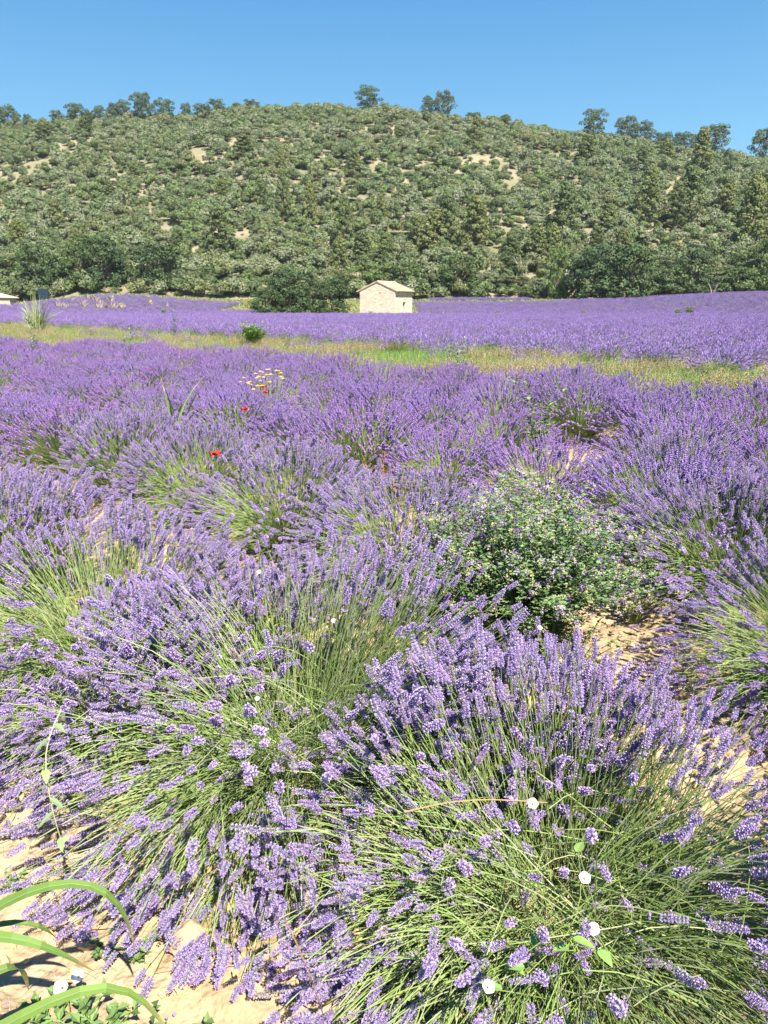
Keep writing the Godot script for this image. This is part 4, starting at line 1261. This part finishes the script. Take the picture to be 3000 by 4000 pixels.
func foreground() -> void:
	# bindweed flowers
	var grp := ""
	for q in [[Vector3(0.371, 0.40, -1.661), 0.0135, "white bindweed flower above the others, near the middle right"], [Vector3(0.432, 0.41, -1.392), 0.0125, "white bindweed flower second from the top in the lower right"], [Vector3(0.414, 0.41, -1.252), 0.0120, "white bindweed flower lowest on the right, above broad green leaves"], [Vector3(0.191, 0.40, -1.128), 0.0115, "white bindweed flower at the bottom edge right of the middle"], [Vector3(-0.391, 0.45, -2.01), 0.008, "small white bindweed flower on the left flattened bush, lower one"], [Vector3(-0.38, 0.46, -2.08), 0.007, "small white bindweed flower on the left flattened bush, upper one"], [Vector3(-0.499, 0.57, -2.9), 0.008, "tiny white flower among the spikes of the middle bush, left"], [Vector3(-0.17, 0.57, -2.41), 0.008, "tiny white flower among the spikes just left of the middle"], [Vector3(0.51, 0.58, -2.33), 0.008, "tiny white flower at the tip of upright spikes below the alfalfa"], [Vector3(-0.721, 0.13, -1.38), 0.016, "white flower half hidden under the lower broad grass blade"], [Vector3(-0.69, 0.14, -1.40), 0.014, "second white flower under the lower broad grass blade"], [Vector3(-0.626, 0.06, -1.552), 0.009, "tiny white flower on bare soil at the bottom left"]]:
		bindweed(q[2], q[0], Vector3(rf(-0.15, 0.15), 0.9, 0.65), q[1], grp)
	# bindweed leaves on the right-hand bush
	var vine := thing("bindweed_vine", "bindweed vine with broad arrow-shaped leaves across the bottom right lavender", "vine", Vector3(0.33, 0.42, -1.25))
	var vs := MB.new()
	var spots := [Vector3(0.045, -0.03, 0.0), Vector3(0.03, -0.03, 0.02), Vector3(-0.03, -0.05, 0.0), Vector3(-0.09, -0.06, 0.02), Vector3(-0.06, -0.05, 0.05), Vector3(0.10, 0.0, -0.21), Vector3(0.085, -0.02, 0.04), Vector3(-0.11, -0.05, 0.10)]
	vs.tube(curve([Vector3(0.11, -0.02, -0.24), Vector3(0.09, -0.02, -0.1), Vector3(0.04, -0.05, 0.0), Vector3(-0.05, -0.07, 0.03), Vector3(-0.12, -0.07, 0.12)], 10), 0.0012, 0.001, 4, STALK)
	part(vine, "stem", vs.mesh(), M.stalk)
	for k in spots.size():
		var lb := MB.new()
		var a := k * 2.2 + 0.6
		broad_leaf(lb, spots[k], Vector3(cos(a), 0.15, sin(a)).normalized(), rf(0.035, 0.05), rf(0.018, 0.026), shade(Color(0.19, 0.31, 0.08), 0.15))
		part(vine, "leaf", lb.mesh(), M.leaf)
	# leafy runner hanging over the left bush
	var run := thing("leafy_runner", "pale-stemmed runner with grey-green oval leaves over the left fallen spikes", "vine", Vector3(-0.87, 0.3, -1.79))
	var rp := curve([Vector3(0.02, 0.27, -0.03), Vector3(-0.02, 0.18, 0.03), Vector3(0.0, 0.08, 0.05), Vector3(0.01, -0.02, 0.06), Vector3(0.02, -0.18, 0.02)], 12)
	var rs := MB.new()
	rs.tube(rp, 0.002, 0.0015, 5, Color(0.36, 0.37, 0.24))
	part(run, "stem", rs.mesh(), M.stalk)
	for k in 9:
		var lb := MB.new()
		var a := k * 2.5
		broad_leaf(lb, rp[k + 1], Vector3(cos(a), -0.45, sin(a) * 0.6 + 0.3).normalized(), rf(0.038, 0.055), rf(0.016, 0.022), shade(Color(0.20, 0.29, 0.13), 0.15))
		part(run, "leaf", lb.mesh(), M.leaf)
	# big arching grass blades in the corner
	var g := thing("broad_grass", "broad arching grass blades reaching in from the bottom left corner", "grass clump", Vector3(-1.02, 0.0, -1.12))
	var V := func(x: float, y: float, z: float) -> Vector3: return Vector3(x, y, z) - Vector3(-1.02, 0.0, -1.12)
	var bl := [[[V.call(-1.0, 0.05, -1.12), V.call(-0.93, 0.28, -1.19), V.call(-0.777, 0.46, -1.242), V.call(-0.665, 0.52, -1.241), V.call(-0.581, 0.53, -1.257), V.call(-0.532, 0.50, -1.264), V.call(-0.513, 0.42, -1.279), V.call(-0.524, 0.28, -1.325)], 0.030],
		[[V.call(-1.0, 0.05, -1.10), V.call(-0.85, 0.33, -0.98), V.call(-0.625, 0.50, -0.934), V.call(-0.517, 0.56, -0.956), V.call(-0.435, 0.58, -0.979), V.call(-0.402, 0.56, -0.996), V.call(-0.383, 0.50, -1.011), V.call(-0.353, 0.36, -1.04)], 0.030],
		[[V.call(-1.03, 0.05, -1.12), V.call(-0.95, 0.3, -1.2), V.call(-0.80, 0.40, -1.251), V.call(-0.744, 0.42, -1.224), V.call(-0.685, 0.42, -1.214), V.call(-0.645, 0.38, -1.232), V.call(-0.60, 0.25, -1.302)], 0.034],
		[[V.call(-1.05, 0.05, -1.12), V.call(-0.95, 0.25, -1.28), V.call(-0.845, 0.34, -1.323), V.call(-0.758, 0.38, -1.308), V.call(-0.719, 0.36, -1.323), V.call(-0.701, 0.30, -1.352), V.call(-0.711, 0.20, -1.405)], 0.020],
		[[V.call(-1.04, 0.05, -1.12), V.call(-0.85, 0.32, -1.13), V.call(-0.744, 0.40, -1.14), V.call(-0.711, 0.42, -1.155), V.call(-0.687, 0.42, -1.166), V.call(-0.697, 0.35, -1.211), V.call(-0.723, 0.25, -1.258)], 0.030],
		[[V.call(-1.05, 0.05, -1.05), V.call(-0.9, 0.2, -1.0), V.call(-0.75, 0.3, -1.0), V.call(-0.62, 0.26, -1.02), V.call(-0.55, 0.12, -1.06)], 0.024]]
	for q in bl:
		var bb := MB.new()
		bb.blade(curve(q[0], 22), q[1] * 1.0, Vector3(0.1, 1, 0.35).normalized(), shade(Color(0.115, 0.20, 0.045), 0.1), Color(0.19, 0.27, 0.10), 0.22)
		part(g, "grass_blade", bb.mesh(), M.leaf)
	# low broad weeds on the soil
	var herb := weed_parts(9, 0.13, 75.0, 0.045, 0.026, 5, Color(0.12, 0.20, 0.065))
	var names := ["low round-leaved weed under the lower grass blade", "low round-leaved weed touching the tip of the lower grass blade", "low leafy weed right of the lower grass blade", "low leafy weed at the bottom edge left of the fallen spikes", "low weed left of the others under the lower grass blade", "small sparse seedling on soil below the upper grass blade", "small weed beside the tiny white flower on bare soil", "small grey weed at the left edge above the grass blades", "dark low weed in the corner under the grass blades"]
	var at := [[-0.61, 1.33], [-0.526, 1.34], [-0.441, 1.30], [-0.37, 1.29], [-0.68, 1.36], [-0.699, 1.58], [-0.60, 1.56], [-1.042, 1.82], [-0.769, 1.41]]
	for k in 9:
		weed("low_weed", names[k], "weed", on_ground(at[k][0], at[k][1]), herb, "", 0.45 if k in [5, 6, 7] else 0.7)
	# straw, and a few dry stalks
	var sm := MB.new()
	sm.tube(PackedVector3Array([Vector3(-0.5, 0, 0), Vector3(0.0, 0.02, 0.03), Vector3(0.5, 0, 0)]), 0.012, 0.008, 3, Color(0.47, 0.40, 0.26))
	var straw := []
	for k in 1900:
		var d := rf(1.2, 4.2)
		var x := rf(-0.6, 0.6) * (d + 0.3)
		var l := rf(0.03, 0.13)
		straw.append(Transform3D(Basis(Vector3.UP, rf(0, TAU)).scaled_local(Vector3(l, 0.06, 0.06)), on_ground(x, d) + Vector3(0, 0.006, 0)))
	var fallen := []
	for k in 700:
		var d := rf(1.2, 5.0)
		var x := rf(-0.6, 0.6) * (d + 0.3)
		fallen.append(Transform3D(Basis.from_euler(Vector3(rf(0, 6), rf(0, 6), rf(0, 6))).scaled(Vector3.ONE * rf(0.003, 0.006)), on_ground(x, d) + Vector3(0, 0.004, 0)))
	tag(many(self, "fallen_florets", clod_mesh(Color(0.25, 0.18, 0.36)), M.plain, fallen), "withered violet florets dropped on the bare soil", "florets")
	tag(many(self, "straw", sm.mesh(), M.plain, straw), "scattered bits of straw and dry stalk on the bare soil", "straw")
	for q in [[[Vector3(0.05, 0.42, -1.60), Vector3(0.2, 0.47, -1.585), Vector3(0.38, 0.48, -1.553)], 0.0018, "dry tan stalk lying across the upright green stalks right of the middle"], [[Vector3(-0.56, 0.025, -1.52), Vector3(-0.42, 0.04, -1.53), Vector3(-0.28, 0.03, -1.53)], 0.002, "long dry twig lying on the soil before the fallen spikes"], [[Vector3(-0.14, 0.0, -1.42), Vector3(-0.15, 0.2, -1.32), Vector3(-0.17, 0.36, -1.26), Vector3(-0.19, 0.45, -1.23)], 0.002, "upright brown dry stalk before the fallen spikes at the bottom"], [[Vector3(-0.9, 0.03, -1.66), Vector3(-0.75, 0.05, -1.64), Vector3(-0.62, 0.03, -1.66)], 0.002, "dry twig on soil above the upper grass blade"]]:
		var b := MB.new()
		b.tube(curve(q[0], 8), q[1], q[1] * 0.6, 5, Color(0.40, 0.27, 0.15))
		tag(part(self, "dry_stalk", b.mesh(), M.bark), q[2], "dry stalk")
	# clods
	var clods := [[1.103, 2.587, 0.06, "large pale clod in the gap left of the right-hand lavender"], [1.115, 2.466, 0.045, "clod just in front of the large pale clod in the gap"], [1.129, 2.797, 0.04, "clod behind the large pale clod in the gap"], [1.222, 3.163, 0.04, ""], [1.198, 3.379, 0.035, ""], [1.597, 4.012, 0.04, ""], [1.695, 3.898, 0.045, ""], [-0.505, 1.6, 0.05, "smooth pale stone among fallen spikes at the bottom left"], [1.117, 2.355, 0.03, ""], [0.963, 2.402, 0.03, ""], [-0.392, 3.936, 0.04, "clod seen through the spikes in the middle furrow"], [1.009, 3.268, 0.035, ""], [1.3, 2.2, 0.04, ""]]
	for k in clods.size():
		var q: Array = clods[k]
		var o := part(self, "soil_clod", clod_mesh(SOIL), M.soil)
		tag(o, q[3] if q[3] else "dry clay clod in bare gap beside right-hand lavender", "clod", "" if q[3] else "clods in the bare gap on the right")
		o.transform = Transform3D(Basis(Vector3.UP, rf(0, TAU)).scaled(Vector3.ONE * q[2]), on_ground(q[0], q[1]) + Vector3(0, q[2] * 0.3, 0))

func broad_leaf(b: MB, base: Vector3, dir: Vector3, l: float, w: float, col: Color) -> void:
	var s := dir.cross(Vector3.UP).normalized()
	var u := s.cross(dir).normalized()
	var prof := [[0.0, 0.25], [0.12, 0.8], [0.35, 1.0], [0.65, 0.7], [0.88, 0.3], [1.0, 0.0]]
	var pm := base
	var pa := base
	var pb := base
	for i in prof.size():
		var t: float = prof[i][0]
		var m := base + dir * l * t - u * l * 0.18 * t * t
		var a: Vector3 = m + s * w * 0.5 * prof[i][1] + u * w * 0.1 * prof[i][1]
		var c: Vector3 = m - s * w * 0.5 * prof[i][1] + u * w * 0.1 * prof[i][1]
		if i > 0:
			b.quad(pm, pa, a, m, col); b.quad(pm, m, c, pb, col)
		pm = m; pa = a; pb = c

# Things that share a label are told apart by their place in the row or stand, counted from the left as seen.
func tell_apart() -> void:
	var same := {}
	for o in get_children():
		if o.has_meta("label") and o.has_meta("category"):
			var l: String = o.get_meta("label")
			if not same.has(l): same[l] = []
			same[l].append(o)
	for l in same:
		var list: Array = same[l]
		if list.size() < 2 or list.size() > 90: continue
		list.sort_custom(func(a, b): return a.position.x / -a.position.z < b.position.x / -b.position.z)
		for k in list.size():
			var n: int = k + 1
			var suffix := "th"
			if n % 100 < 11 or n % 100 > 13:
				suffix = ["th", "st", "nd", "rd"][n % 10] if n % 10 < 4 else "th"
			list[k].set_meta("label", "%s, %d%s from left" % [l, n, suffix])
